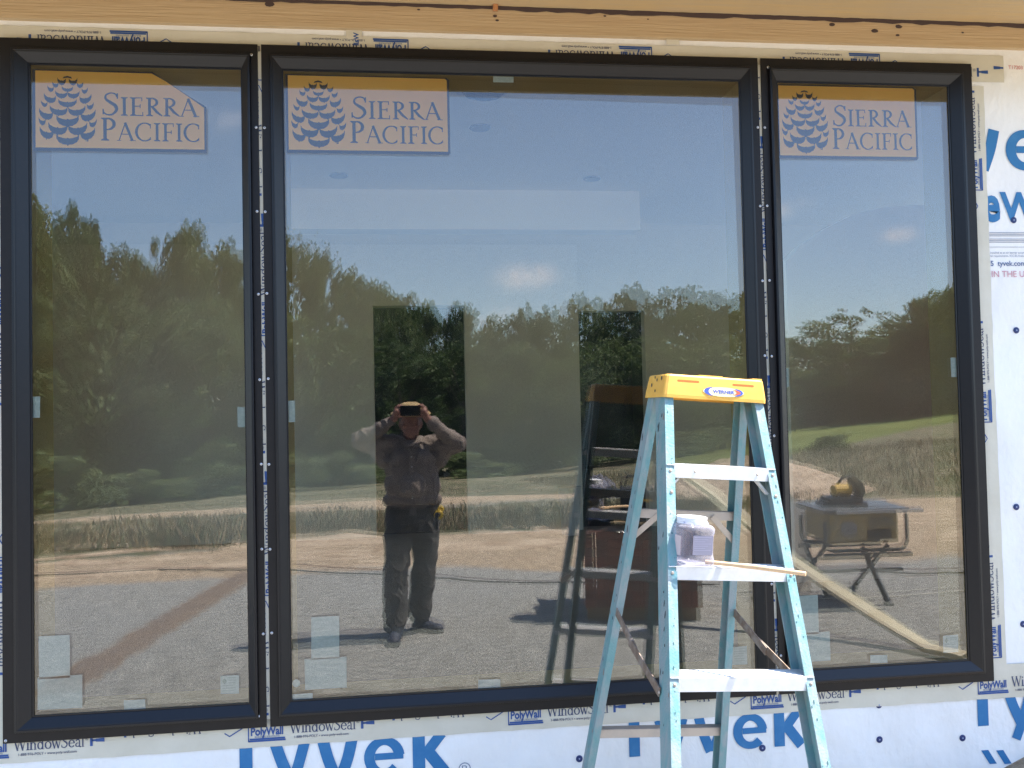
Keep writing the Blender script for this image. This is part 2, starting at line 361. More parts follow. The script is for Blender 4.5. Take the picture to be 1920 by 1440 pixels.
g, w = sans('e', .05); wr.poly2(g, lambda u, v: (x+u*.105, YP, z+v*.138), MI_B)
x, z = W(1878, 412); g, w = sans('Wrap', .05); wr.poly2(g, lambda u, v: (x+u*.100, YP, z+v*.108), MI_B)
for py in (436, 439, 442, 448, 451, 454):     # fine print, two blocks and a rule
    x, z = W(1857, py); wr.add([(x, YP, z), (x+.5, YP, z), (x+.5, YP, z+.0022), (x, YP, z+.0022)], [(0, 1, 2, 3)], MI_G)
x, z = W(1848, 463); wr.add([(x, YP, z), (x+.6, YP, z), (x+.6, YP, z+.0016), (x, YP, z+.0016)], [(0, 1, 2, 3)], MI_G)
for t, px, py, h, mi in (('when installed as an air barrier according to', 1846, 475, .008, MI_G), ('Material requirements. ICC-ES Evaluation', 1847, 481, .008, MI_G),
                         ('835  tyvek.com', 1847, 498, .020, MI_D), ('E IN THE USA', 1850, 519, .024, MI_P), ('T17203', 1893, 128, .014, MI_R)):
    g, w = sans(t, .01); x, z = W(px, py); wr.poly2(g, lambda u, v: (x+u*h, YP, z+v*h), mi)
for px, py, mi, hh in ((-3, 985, MI_R, .09), (-3, 1140, MI_B, .16)):
    x, z = W(px, py); wr.add([(x-.02, YP, z), (x+.012, YP, z), (x+.012, YP, z+hh), (x-.02, YP, z+hh)], [(0, 1, 2, 3)], mi)
wr.build('house_wrap', [M_wrap, M_blue, M_blue2, M_red, M_pink, M_grey], wall)

# flashing tape: strips with repeating print
UNIT = .925
def tape(name, u0, u1, T, phase=0.0, cut=None, h=.130, wavy=.0012):
    """T(u along, v across 0..h, lift) ; printed band"""
    mb = MB(); n = max(4, int((u1-u0)/.05))
    rw = random.Random(hash(name) % 1000 if False else int((u0+9)*977))
    top = [h + (rw.random()-.5)*.003 for _ in range(n+1)]; bot = [(rw.random()-.5)*.003 for _ in range(n+1)]
    lf = [rw.random()*wavy for _ in range(n+1)]
    vs = []
    for i in range(n+1):
        u = u0+(u1-u0)*i/n; vs += [T(u, bot[i], 0), T(u, h*.5, lf[i]), T(u, top[i], .0002)]
    fs = []
    for i in range(n): a = i*3; fs += [(a, a+3, a+4, a+1), (a+1, a+4, a+5, a+2)]
    mb.add(vs, fs, 0)
    LF = .0018
    def clipadd(polys, mi, f, extra=0):
        for pl in polys:
            vs, fs = pl[0], pl[1]; lift = (pl[2] if len(pl) > 2 else 0)
            P = [f(u, v) for u, v in vs]
            if min(p[0] for p in P) < u0+.002 or max(p[0] for p in P) > u1-.002: continue
            mb.add([T(p[0], p[1], LF+lift+extra) for p in P], fs, mi)
    k0 = math.floor((u0-phase)/UNIT)-1; k1 = math.ceil((u1-phase)/UNIT)+1
    for k in range(k0, k1+1):
        b = phase + k*UNIT
        for inv in (0, 1):
            if inv: f0 = lambda u, v: (b+.905-u, .122-v)       # upside-down copy, reading the other way
            else:   f0 = lambda u, v: (b+u, .020+v)
            # bordered house logo
            lg = [strip([(0, .052), (0, .0)], .004), strip([(0, .002), (.128, .002)], .006), strip([(.0, .052), (.045, .078), (.062, .066)], .004), rc(.004, .006, .126, .0115)]
            clipadd([(v_, f_, .0001) for v_, f_ in lg], 1, f0)
            g, w = sans('PolyWall', .05); q = .112/w
            clipadd(g, 1, lambda u, v: f0(.008+u*q, .022+v*q*1.25))
            g, w = sans('BUILDING SOLUTIONS', 0); q = .085/w
            clipadd(g, 1, lambda u, v: f0(.022+u*q, .0135+v*q))
            sg, w = serif('WindowSeal', big=(), track=.0); q = .232/w
            clipadd(sg, 2 if not inv else 2, lambda u, v: f0(.142+u*q, .022+v*q*1.12))
            g, w = sans('®', 0); clipadd(g, 2, lambda u, v: f0(.376+u*.010, .043+v*.010))
            g, w = sans('1-888-976-POLY • www.poly-wall.com', .01); q = .190/w
            clipadd(g, 2, lambda u, v: f0(.158+u*q, .004+v*q))
            kn = [rc(.392, .022, .401, .058), rc(.398, .038, .412, .045), strip([(.411, .0415), (.44, .0415)], [.010, .014])]
            clipadd([(v_, f_, .0001) for v_, f_ in kn], 1, f0)
    o = mb.build(name, [M_tape, M_tapep, M_tapek], wall)
    return o
# head tape (hung upside the frame edge), sill tape, right and left side tapes, tape in the two gaps
zt0 = W(960, 77)[1]-.126
tape('flashing_tape', -1.9, 2.395, lambda u, v, l: (u, YW-.0045-l, zt0+max(v, .022)-u*.002), phase=-1.815)
x_, z_ = W(900, 1376)
zb0 = z_+.003
tape('flashing_tape', -1.95, 3.2, lambda u, v, l: (u, YW-.0050-l, zb0+v), phase=-.590)
xr, _ = W(1884, 1150)
tape('flashing_tape', zb0+.10, 2.93, lambda u, v, l: (xr-v+.003*math.sin(u*2), YW-.0047-l, u), phase=.66)
xl_, _ = W(2, 500)
tape('flashing_tape', zb0+.10, 2.93, lambda u, v, l: (xl_+.085-v, YW-.0047-l, u), phase=.3)
for gx, ph in ((-.519, .11), (1.362, .42)):
    tape('flashing_tape', .60, 2.99, lambda u, v, l: (gx+.048-v*.74, YF+.0030-l, u), phase=ph)
# patches of tape above the head
for px, w_, rot in ((664, .058, 0), (1262, .05, 1)):
    x, z = W(px, 78); mb = MB(); mb.add([(x-w_/2, YW-.0062, z-.01), (x+w_/2, YW-.0062, z-.01), (x+w_/2, YW-.0062, z+.046), (x-w_/2, YW-.0062, z+.046)], [(0, 1, 2, 3)])
    g, w = sans('Wall' if not rot else 'so', .05)
    mb.poly2(g, lambda u, v: (x+.006+(-v*.018 if True else 0)+.01, YW-.0066, z+.036-u*.017), 1)
    mb.build('flashing_tape', [M_tape, M_tapep], wall)
# trim board above, with a dark strip painted as the shadow line over it, plus smears
mb = MB(); mb.box((-7, 3.148, 3.081), (8.5, 3.170, 3.1765), bev=.0015); mb.build('trim_board', [M_board], wall)
mb = MB(); n = 160; vs = []; rr = random.Random(3)
for i in range(n+1):
    x = -3+6.5*i/n; q_ = 1+.5*(x > .4); a = (.0045+rr.random()*.005)*q_; b = .004+rr.random()*.004
    vs += [(x, 3.1465, 3.1745-a), (x, 3.1455, 3.1745+b)]
mb.add(vs, [(2*i, 2*i+2, 2*i+3, 2*i+1) for i in range(n)])
for px, py, r in ((505, 8, .012), (785, 18, .004), (928, 30, .006), (932, 38, .005), (1134, 30, .004), (1685, 50, .010), (1683, 66, .006), (1805, 61, .004), (1640, 58, .010), (1560, 46, .009), (1215, 36, .003)):
    x, z = W(px, py, 3.147); vs = [(x+r*math.cos(a)*(1+.3*rr.random())*1.3, 3.1468, z+.7*r*math.sin(a)*(1+.3*rr.random())) for a in np.linspace(0, 2*PI, 9)[:-1]]
    mb.add(vs, [tuple(range(8))])
mb.build('shadow_line_and_smears', [M_shade_smear], wall)
mb = MB(); mb.box((-7, 2.68, 3.181), (8.5, 3.32, 3.20)); mb.build('soffit', [M_soffit], wall)
mb = MB(); mb.box((-7, 2.655, 3.048), (8.5, 2.679, 3.40)); mb.build('fascia', [mat('fascia_primer', (.34, .32, .24), .85)], wall)
mb = MB(); mb.add([(-7, 2.6, 3.401), (8.5, 2.6, 3.401), (8.5, 9.5, 6.2), (-7, 9.5, 6.2)], [(0, 1, 2, 3)]); mb.box((-7, 2.6, 3.37), (8.5, 2.653, 3.40))
mb.build('roof', [mat('roof_shingle', (.08, .075, .07), .9)], wall)
x, z = W(928, 8, 3.14); mb = MB(); mb.box((x-.008, 3.128, 3.160), (x+.010, 3.146, 3.180), bev=.001); mb.build('wood_shim', [M_wood], wall)
# cap nails
for px, py in ((1087, 1424), (1431, 1404), (1650, 1323), (1651, 1388), (1807, 1385), (1908, 619), (1908, 951), (1921, 1171), (1903, 412), (8, 785), (770, 1432)):
    x, z = W(px, py)
    if (px, py) == (770, 1432): continue
    Tm = Matrix.Translation((x, YW-.0022, z)) @ Matrix.Rotation(PI/2, 4, 'X')
    mb = MB(); mb.lathe([(.0125, 0), (.0128, .0012), (.011, .0024), (.005, .0026)], n=20, T=Tm); mb.lathe([(.0032, .0026), (.0030, .0034), (.001, .0037)], n=10, T=Tm, mi=1)
    mb.build('cap_nail', [M_fast, M_fastl], wall, smooth=True)

# ================================================================== WINDOWS
PROF = [(0, 0), (0, .0045), (.0006, .0055), (.033, .0055), (.0335, .003), (.0355, .003), (.036, .018), (.037, .0205), (.044, .0215), (.0455, .020), (.047, .0205), (.050, .0195), (.079, .002), (.0795, -.0005), (.0845, -.0005), (.0845, -.006)]
def pinecone(T3, mb, mi):
    rows = [(425,562,30,22),(505,562,30,22),(382,585,22,18),(553,585,22,18),(465,616,38,16),(349,616,22,18),(585,624,22,18),(422,656,42,22),(508,656,42,22),
            (344,686,42,26),(590,686,42,26),(465,716,63,24),(305,724,22,18),(622,735,24,20),(402,772,62,28),(530,772,60,28),(316,800,48,30),(608,806,52,30),
            (465,842,76,34),(290,850,24,22),(640,858,26,22),(396,902,66,34),(536,902,66,34),(320,934,48,32),(604,936,52,32),(465,976,78,32)]
    j = 0
    for cx, cy, a, b in rows:
        side = (cx-465)/200.0
        top = [(-1, 1), (-.84, .58), (-.45, .30), (-.12, .22), (0, .36), (.12, .22), (.45, .30), (.84, .58), (1, 1)]
        bot = [(1, .2), (.80, -.45), (.42, -.85), (.08, -.92), (0, -1.2), (-.08, -.92), (-.42, -.85), (-.80, -.45), (-1, .2)]
        b *= 1.22; pts = [(cx+a*u*(1 if u*side < 0 or abs(side) < .2 else .95), cy-b*v + side*u*a*-.35) for u, v in top+bot]
        fs = [(i, i+1, 16-i, 17-i) for i in range(8)]
        mb.add([T3(p[0], p[1], .00002*j) for p in pts], fs, mi); j += 1
    mb.add([T3(x, y, 0) for x, y in ((432, 540), (440, 528), (465, 521), (490, 528), (498, 540), (465, 534))], [(0, 1, 5), (1, 2, 5), (2, 3, 5), (3, 4, 5)], mi)
def brand_label(par, tl, br, cut=False):
    """tl, br: picture points of the orange face's corners; lies behind the glass"""
    Y = YG+.006
    (xa, za), (xb, zb) = W(*tl, Y), W(*br, Y)
    X = lambda u: xa+(u-245)/(1420-245)*(xb-xa); Z = lambda v: za-(v-487)/(1035-487)*(za-zb)
    T3 = lambda u, v, l=0: (X(u), Y-.0006-l, Z(v))
    if cut: out = [(245, 487), (1050, 490), (1150, 545), (1290, 640), (1418, 730), (1418, 1033), (245, 1033)]; bd = [(225, 478), (1055, 478), (1153, 541), (1293, 636), (1433, 724), (1433, 1056), (228, 1056)]
    else: out = [(245, 487), (1405, 487), (1419, 500), (1419, 1033), (245, 1033)]; bd = [(226, 478), (1418, 478), (1436, 495), (1436, 1045), (1425, 1056), (228, 1056)]
    mb = MB()
    mb.add([(X(u), Y+.0004, Z(v)) for u, v in bd], [tuple(range(len(bd)))], 1)
    mb.add([(X(u), Y, Z(v)) for u, v in out], [tuple(range(len(out)))], 0)
    pinecone(T3, mb, 1)
    def line(txt, u0, u1, vb, vt):
        g, w = serif(txt, big=(0,), ratio=.80)
        k = (u1-u0)/w
        for vs, fs, l in g: mb.add([T3(u0+a*k, vb-b*(vb-vt), l+.0001) for a, b in vs], fs, 1)
    line('SIERRA', 700, 1378, 798, 632); line('PACIFIC', 685, 1396, 978, 815)
    g, w = sans('TM', .02)
    mb.poly2(g, lambda a, b: T3(585+a*11, 988-b*13, .0001), 1)
    return mb.build('brand_label', [M_label, M_navy], par)
def sticker(par, px0, py0, px1, py1, printed=0, round_=False):
    Y = YG+.0055; (xa, za), (xb, zb) = W(px0, py0, Y), W(px1, py1, Y)
    mb = MB()
    if round_: cx, cz, r = (xa+xb)/2, (za+zb)/2, abs(xb-xa)/2; mb.add([(cx+r*math.cos(a), Y, cz+r*math.sin(a)) for a in np.linspace(0, 2*PI, 25)[:-1]], [tuple(range(24))])
    else:
        j = lambda: random.uniform(-.0015, .0015)
        mb.add([(xa+j(), Y, zb+j()), (xb+j(), Y, zb+j()), (xb+j(), Y, za+j()), (xa+j(), Y, za+j())], [(0, 1, 2, 3)])
    if printed:
        h = za-zb; w = xb-xa
        if printed == 2:
            d = min(w, h)*.18; cx, cz = xa+w*.22, za-h*.3
            mb.add([(cx, Y-.0003, cz+d), (cx+d*.7, Y-.0003, cz), (cx, Y-.0003, cz-d), (cx-d*.7, Y-.0003, cz)], [(0, 1, 2, 3)], 1)
        for i in range(int(h/.009)-1):
            z = za-.008-i*.009; a = xa+w*(.45 if printed == 2 and i < 3 else .1); b = xb-w*random.uniform(.1, .35)
            if printed == 1 and random.random() < .25: continue
            mb.add([(a, Y-.0003, z), (b, Y-.0003, z), (b, Y-.0003, z-.0012), (a, Y-.0003, z-.0012)], [(0, 1, 2, 3)], 1)
    return mb.build('sticker', [M_stick, M_stickp], par)
def window(x0, x1, kl, kr, label, bow):
    w = thing('window', ((x0+x1)/2, YF, ZB), label, 'window', 'dark framed windows side by side')
    mb = MB(); loops = []
    for a, p in PROF:
        il, ir = a*kl, a*kr
        loops.append([(x0+il, YF-p, ZB+a*1.03), (x1-ir, YF-p, ZB+a*1.03), (x1-ir, YF-p, ZT-a*1.08), (x0+il, YF-p, ZT-a*1.08)])
    for L_ in loops: mb.v += L_
    for i in range(len(loops)-1):
        for k in range(4):
            mb.f.append((i*4+k, i*4+(k+1) % 4, (i+1)*4+(k+1) % 4, (i+1)*4+k)); mb.m.append(1 if i < 5 else 0)
    mb.build('frame', [M_frame, M_flange], w)
    gx0, gx1, gz0, gz1 = x0+.084*kl-.004, x1-.084*kr+.004, ZB+.082, ZT-.086
    mb = MB(); mb.add([(gx0, YG, gz0), (gx1, YG, gz0), (gx1, YG, gz1), (gx0, YG, gz1)], [(0, 1, 2, 3)]); mb.build('outer_pane', [M_glass1], w)
    nx, nz = 40, 48; mb = MB(); vs = []
    for j in range(nz+1):
        for i in range(nx+1):
            x = gx0+(gx1-gx0)*i/nx; z = gz0+(gz1-gz0)*j/nz; vs.append((x, YG+.016+bow(x, z), z))
    mb.add(vs, [(j*(nx+1)+i, j*(nx+1)+i+1, (j+1)*(nx+1)+i+1, (j+1)*(nx+1)+i) for j in range(nz) for i in range(nx)])
    mb.build('inner_pane', [M_glass2], w, smooth=True)
    # inner frame return and wood jamb so the room side closes
    mb = MB()
    for lo, hi in (((x0+.02, YG+.004, ZB+.02), (gx0+.002, 3.34, ZT-.02)), ((gx1-.002, YG+.004, ZB+.02), (x1-.02, 3.34, ZT-.02)), ((gx0+.002, YG+.004, ZB+.02), (gx1-.002, 3.34, gz0+.002)), ((gx0+.002, YG+.004, gz1-.002), (gx1-.002, 3.34, ZT-.02))):
        mb.box(lo, hi)
    mb.build('jamb', [mat('jamb_pine', (.50, .36, .14), .7)], w)
    return w
def bow_mid(x, z):
    # slight curvature of the second pane (radii of tens of metres): its reflection lies a few pixels off the first
    u, v = x-.02, z-1.58
    a, b, c = .010, -.0075, .0085        # tilt per metre
    return .5*a*u*u*.55 + .5*c*v*v*.55 + .55*b*u*v*-1 + .0006*u - .0003*v
def bow_l(x, z): u, v = x+.95, z-1.7; return .0035*u*u+.0018*v*v+.0011*u+.0008*v
def bow_r(x, z): u, v = x-1.8, z-1.7; return .0035*u*u+.0022*v*v-.0016*u-.0006*v
wl = window(*WIN[0], 1.17, .72, 'narrow left window, its orange label cut off slantwise at the upper right corner', bow_l)
wm = window(*WIN[1], .90, .90, 'wide middle window mirroring a person with raised arms', bow_mid)
wrn = window(*WIN[2], .80, 1.20, 'narrow right window behind the ladder, mirroring a table saw and a grassy slope', bow_r)
brand_label(wl, (66, 132), (384, 281), cut=True)
brand_label(wm, (539.5, 141), (840.5, 285))
brand_label(wrn, (1459, 160), (1718.5, 295))
for par, L_ in ((wl, [(73, 1193, 131, 1270, 0, 0), (71, 1270, 155, 1326, 0, 0), (413, 1267, 448, 1300, 2, 0), (232, 1313, 273, 1330, 0, 0), (58, 744, 75, 783, 0, 0), (445, 763, 459, 801, 0, 0)]),
                (wm, [(583, 1157, 637, 1234, 0, 0), (571, 1236, 650, 1289, 0, 0), (548, 1272, 563, 1290, 0, 1), (897, 1275, 938, 1290, 0, 0), (1373, 1213, 1402, 1245, 1, 0), (540, 751, 554, 791, 0, 0), (925, 143, 963, 155, 0, 0), (546, 1302, 586, 1312, 0, 0)]),
                (wrn, [(1490, 1117, 1536, 1188, 0, 0), (1487, 1188, 1558, 1238, 0, 0), (1768, 1192, 1797, 1222, 2, 0), (1632, 1229, 1664, 1242, 0, 0), (1782, 671, 1795, 707, 0, 0), (1474, 690, 1479, 726, 0, 0)])):
    for a, b, c, d, p, r in L_: sticker(par, a, b, c, d, p, bool(r))
# screws along the gaps
def screw(par, x, z):
    Tm = Matrix.Translation((x, YF-.0056, z)) @ Matrix.Rotation(PI/2, 4, 'X')
    mb = MB(); mb.lathe([(.0050, 0), (.0050, .0008), (.0040, .0020), (.0022, .0024)], n=14, T=Tm); mb.lathe([(.0016, .0023), (.0016, .0026)], n=6, T=Tm, mi=1)
    mb.build('screw', [M_screw, M_screwd], par, smooth=True)
for py in (240, 397, 552, 712, 870, 1029, 1188):
    z = W(492, py, YF)[1]; screw(wl, -.525-.0075+random.uniform(-.0015, .0015), z); screw(wm, -.5125+.0085+random.uniform(-.0015, .0015), z+random.uniform(-.003, .003))
for py in (240, 387, 527, 667, 818, 955, 1095, 1231):
    z = W(1436, py, YF)[1]; screw(wm, 1.3558-.0075, z); screw(wrn, 1.368+.0085, z+random.uniform(-.003, .003))
for par, px, py in ((wl, 485, 1342), (wl, 472, 104), (wrn, 1439, 127), (wl, 12, 1388)):
    x, z = W(px, py, YF); screw(par, x, z)

# ================================================================== ROOM BEHIND THE GLASS
FZ, CZ, YB = .59, 3.33, 7.6
RX0, RX1 = -3.2, 8.0
d1 = (W(701, 700, YB)[0], W(873, 700, YB)[0], W(780, 574, YB)[1])
d2 = (W(1087, 700, YB)[0], W(1211, 700, YB)[0], W(1150, 583, YB)[1])
def struct(mb, name, mats, kind='structure'): o = mb.build(name, mats); o['kind'] = kind; return o
mb = MB(); mb.box((RX0, 3.34, FZ-.1), (RX1, YB+2.5, FZ)); struct(mb, 'room_floor', [M_roomf])
mb = MB(); mb.box((RX0, 3.325, CZ), (RX1, YB+2.5, CZ+.05)); struct(mb, 'ceiling', [M_ceil])
mb = MB()
for a, b, lo, hi in ((RX0, d1[0], FZ, CZ), (d1[0], d1[1], d1[2], CZ), (d1[1], d2[0], FZ, CZ), (d2[0], d2[1], d2[2], CZ), (d2[1], RX1, FZ, CZ)):
    mb.box((a, YB, lo), (b, YB+.12, hi))
for xa_ in (RX0-.1, RX1):                  # side walls, each with an unseen opening added to brighten the room with daylight
    mb.box((xa_, 3.34, FZ), (xa_+.1, 4.0, CZ)); mb.box((xa_, 4.0, FZ), (xa_+.1, 7.0, FZ+.3)); mb.box((xa_, 4.0, CZ-.3), (xa_+.1, 7.0, CZ)); mb.box((xa_, 7.0, FZ), (xa_+.1, YB+2.5, CZ))
struct(mb, 'room_wall', [M_room])
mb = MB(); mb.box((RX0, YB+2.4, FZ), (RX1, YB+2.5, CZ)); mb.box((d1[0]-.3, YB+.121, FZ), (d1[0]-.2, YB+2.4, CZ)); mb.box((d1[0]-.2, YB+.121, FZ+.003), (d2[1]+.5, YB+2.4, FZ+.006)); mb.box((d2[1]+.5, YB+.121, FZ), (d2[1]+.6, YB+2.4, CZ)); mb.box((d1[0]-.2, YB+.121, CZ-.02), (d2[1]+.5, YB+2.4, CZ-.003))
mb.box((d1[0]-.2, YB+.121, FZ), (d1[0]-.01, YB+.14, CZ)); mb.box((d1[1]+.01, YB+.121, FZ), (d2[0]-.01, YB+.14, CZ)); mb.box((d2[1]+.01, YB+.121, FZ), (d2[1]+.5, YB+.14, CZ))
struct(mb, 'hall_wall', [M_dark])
# ceiling border step and pale wall board left of the second doorway
xa = W(1200, 400, 6.4)[0]
mb = MB(); mb.box((W(495, 400, 6.4)[0], 6.40, W(800, 430, 6.4)[1]), (xa, 6.58, CZ-.002)); struct(mb, 'ceiling_beam', [mat('ceiling_white', (.88, .87, .82), .9)])
xb = W(1085, 600, YB-.06)[0]
z458 = W(1000, 458, YB-.06)[1]
mb = MB(); mb.box((d1[1]+.0, YB-.05, FZ), (xb, YB-.002, z458)); mb.box((RX0, YB-.05, FZ), (d1[0], YB-.002, z458)); mb.box((d1[0], YB-.05, d1[2]), (d1[1], YB-.002, z458)); struct(mb, 'wainscot_wall', [mat('drywall_primed', (.73, .70, .60), .9)])
# arched partition seen through the right window
mb = MB(); ya = 5.0; pts = []
for px, py in ((1474, 490), (1500, 462), (1545, 430), (1600, 402), (1660, 388), (1720, 384), (1790, 388), (1850, 400), (1900, 430)): pts.append(W(px, py, ya))
xs_ = [p[0] for p in pts]; vs = []
for x, z in pts: vs += [(x, ya, FZ), (x, ya, z), (x, ya+.1, FZ), (x, ya+.1, z)]
n = len(pts)
fs = []
for i in range(n-1): a = 4*i; fs += [(a, a+4, a+5, a+1), (a+2, a+3, a+7, a+6), (a+1, a+5, a+7, a+3)]
fs += [(0, 1, 3, 2), (4*n-4, 4*n-2, 4*n-1, 4*n-3)]
mb.add(vs, fs); struct(mb, 'arched_partition', [mat('drywall_arch', (.90, .86, .78), .9)])
for i, (px, py, lab) in enumerate(((635, 328, 'dark round ceiling light seen through the middle window, left of the other three'), (1110, 334, 'dark round ceiling light seen through the middle window, nearest the right frame'), (900, 238, 'small dark round ceiling light seen high up in the middle of the wide window'))):
    d = ray(px, py); t = (CZ-EYE)/d.z; x, y = d.x*t, d.y*t
    mb = MB(); mb.lathe([(.058, CZ-.012), (.063, CZ-.008), (.063, CZ-.001)], c=(x, y, 0), n=24); tag(mb.build('ceiling_light', [M_canl], smooth=False), lab, 'ceiling light', 'round lights in the room ceiling')
d = ray(907, 158); t = (CZ-EYE)/d.z
mb = MB(); mb.lathe([(.10, CZ-.05), (.115, CZ-.03), (.115, CZ-.001)], c=(d.x*t, d.y*t, 0), n=26); mb.box((d.x*t-.13, d.y*t-.14, CZ-.008), (d.x*t+.13, d.y*t+.14, CZ-.001), 1)
tag(mb.build('ceiling_light', [M_dark, M_screw]), 'black recessed ceiling light at the head of the middle window beside a pale sticker', 'ceiling light', 'round lights in the room ceiling')
x, _ = W(1078, 1000, 7.2); z = FZ
mb = MB(); mb.lathe([(.075, z), (.10, z+.40), (.105, z+.41), (.095, z+.41)], c=(x-.02, 7.3, 0), n=20); tag(mb.build('waste_bin', [mat('bin_grey', (.45, .45, .44), .6)], smooth=False), 'grey tapered bin indoors against the far wall, seen through the middle window', 'bin')

# ================================================================== GROUND
def zfar(t):                                # fall of the land by direction (t = sideways tangent seen from the mirror eye)
    K = [(-2, -4.2), (-.46, -4.2), (-.2, -3.7), (0, -3.2), (.18, -2.6), (.3, -1.7), (.42, -.85), (.55, -.2), (.68, .45), (2, .6)]
    for (a, b), (c, d) in zip(K, K[1:]):
        if t <= c: return b+(d-b)*max(0, (t-a)/(c-a))
    return .6
def hnoise(x, y):
    return (math.sin(x*.9+1.3*math.sin(y*.7))*.5+math.sin(y*1.3+x*.4)*.5)
def terr(x, y):
    X, Yd = x, 2*YG-y
    rho = math.hypot(X, Yd)
    if Yd < 6: g = 0
    else: g = min(max((rho-16)/44, 0), 1.25)
    z = zfar(X/max(Yd, .5))*g*(1 if Yd > 6 else 0)
    if rho > 12 and y < 0: z += min((rho-12)/20, 1)*.06*hnoise(x*.6, y*.6)
    if -7 < y < -2: z += .012*hnoise(x*2.2, y*3.1)
    # backfilled soil against the wall at the right
    q = max(0, 1-((x-2.75)/.85)**2)*max(0, 1-((3.0-y)/1.1))if y < 3.3 else 0
    if y > 1.9 and y < 3.4 and 1.9 < x < 3.6: z += .33*max(0, 1-((x-2.75)/.85)**2)*min(1, max(0, (y-1.9)/1.2))
    return z
def sst(a, b, x): t = min(max((x-a)/(b-a), 0), 1); return t*t*(3-2*t)
NA, rings = 560, [0.0]
r = .35
while r < 900: rings.append(r); r *= 1.038 if r < 40 else 1.07
vs = [(0, 0, terr(0, 0))]; A = []
for r in rings[1:]:
    for k in range(NA):
        a = 2*PI*k/NA; x, y = r*math.cos(a), r*math.sin(a); z = terr(x, y) if r < 260 else terr(x*260/r, y*260/r)
        vs.append((x, y, z))
fs = [(0, 1+k, 1+(k+1) % NA) for k in range(NA)]
for i in range(len(rings)-2):
    a = 1+i*NA; b = a+NA
    fs += [(a+k, b+k, b+(k+1) % NA, a+(k+1) % NA) for k in range(NA)]
me = bpy.data.meshes.new('ground'); me.from_pydata(vs, [], fs); me.update()
ca = me.color_attributes.new('cover', 'FLOAT_COLOR', 'POINT')
trA, trB = G(95, 1300), G(445, 1090)
dat = np.zeros((len(vs), 4), np.float32)
for i, (x, y, z) in enumerate(vs):
    Yd = 2*YG-y; t = x/max(Yd, .5); rho = math.hypot(x, Yd); wv = .35*hnoise(x*.8, y*.5)
    edge_g = -2.75 + .5*sst(-.5, 2.5, x) + wv*.6
    sand = sst(edge_g+.55, edge_g-.55, y)
    gtop = -5.2 - 1.9*sst(2.5, 6, x) + .5*sst(0, -4, x) + wv
    weeds = sst(gtop+.5, gtop-.6, y)
    pathw = sst(-8.2+wv*1.3, -8.7+wv*1.3, y)*sst(-12.0-wv*2, -11.2-wv*2, y)*sst(.33, .22, t)*(.75+.4*hnoise(x*.5+3, y*.9))
    green = sst(-11.0, -12.0, y)*sst(.40, .30, t)
    mead = sst(29, 33, rho-95*max(0, min(t, .7)-.43)+wv*3)*sst(.24, .34, t)*(1 if y < 0 else 0)
    # wheel track through the gravel at the left
    ab = trB-trA; L2 = ab.xy.length; uu = ((x-trA.x)*ab.x+(y-trA.y)*ab.y)/L2; vv = ((x-trA.x)*-ab.y+(y-trA.y)*ab.x)/L2
    trk = 0.0
    if -.3 < uu < L2+.9:
        fe = sst(-.3, .3, uu)*sst(L2+.9, L2+.2, uu); trk = fe*(.5*sst(.15, .07, abs(vv)) + .5*sst(.05, .0, abs(abs(vv-.01)-.13)))
    dat[i] = (sand*(1-weeds)+min(1, pathw), max(weeds*(1-pathw), 0), max(mead, green*.30), trk)
    if y > 1.9 and z > .02: dat[i] = (1, 0, 0, 0)
ca.data.foreach_set('color', dat.ravel())
me.polygons.foreach_set('use_smooth', [True]*len(me.polygons))
ground = bpy.data.objects.new('ground', me); COL.objects.link(ground); ground['kind'] = 'structure'
m = bpy.data.materials.new('ground_mix'); m.use_nodes = True; n = m.node_tree.nodes; l = m.node_tree.links.new; b = n['Principled BSDF']; b.inputs['Roughness'].default_value = .95; b.inputs['Specular IOR Level'].default_value = .15
at = n.new('ShaderNodeAttribute'); at.attribute_name = 'cover'; sp = n.new('ShaderNodeSeparateColor'); l(at.outputs['Color'], sp.inputs[0]); tc = n.new('ShaderNodeTexCoord')
def nnode(scale, det=5, rough=.6, mp=None):
    z = n.new('ShaderNodeTexNoise'); z.inputs['Scale'].default_value = scale; z.inputs['Detail'].default_value = det; z.inputs['Roughness'].default_value = rough
    if mp: q = n.new('ShaderNodeMapping'); q.inputs['Scale'].default_value = mp; l(tc.outputs['Object'], q.inputs[0]); l(q.outputs[0], z.inputs['Vector'])
    else: l(tc.outputs['Object'], z.inputs['Vector'])
    return z.outputs[0]
def ramp(v, cols):
    r_ = n.new('ShaderNodeValToRGB'); e = r_.color_ramp.elements
    e[0].position, e[0].color = cols[0][0], (*cols[0][1], 1); e[1].position, e[1].color = cols[-1][0], (*cols[-1][1], 1)
    for p, c in cols[1:-1]: k = e.new(p); k.color = (*c, 1)
    l(v, r_.inputs[0]); return r_.outputs[0]
def mixc(f, a, b_):
    x = n.new('ShaderNodeMixRGB'); l(f, x.inputs[0]); l(a, x.inputs[1]); l(b_, x.inputs[2]); return x.outputs[0]
def thr(w, nzv, soft=.25):                   # weight + noise -> ragged edge
    a = n.new('ShaderNodeMath'); a.operation = 'ADD'; l(w, a.inputs[0]); l(nzv, a.inputs[1])
    r_ = n.new('ShaderNodeMapRange'); l(a.outputs[0], r_.inputs['Value']); r_.inputs['From Min'].default_value = 1-soft/2; r_.inputs['From Max'].default_value = 1+soft/2; return r_.outputs[0]
grav_f = nnode(55, 6, .75); grav_c = nnode(1.1, 4)
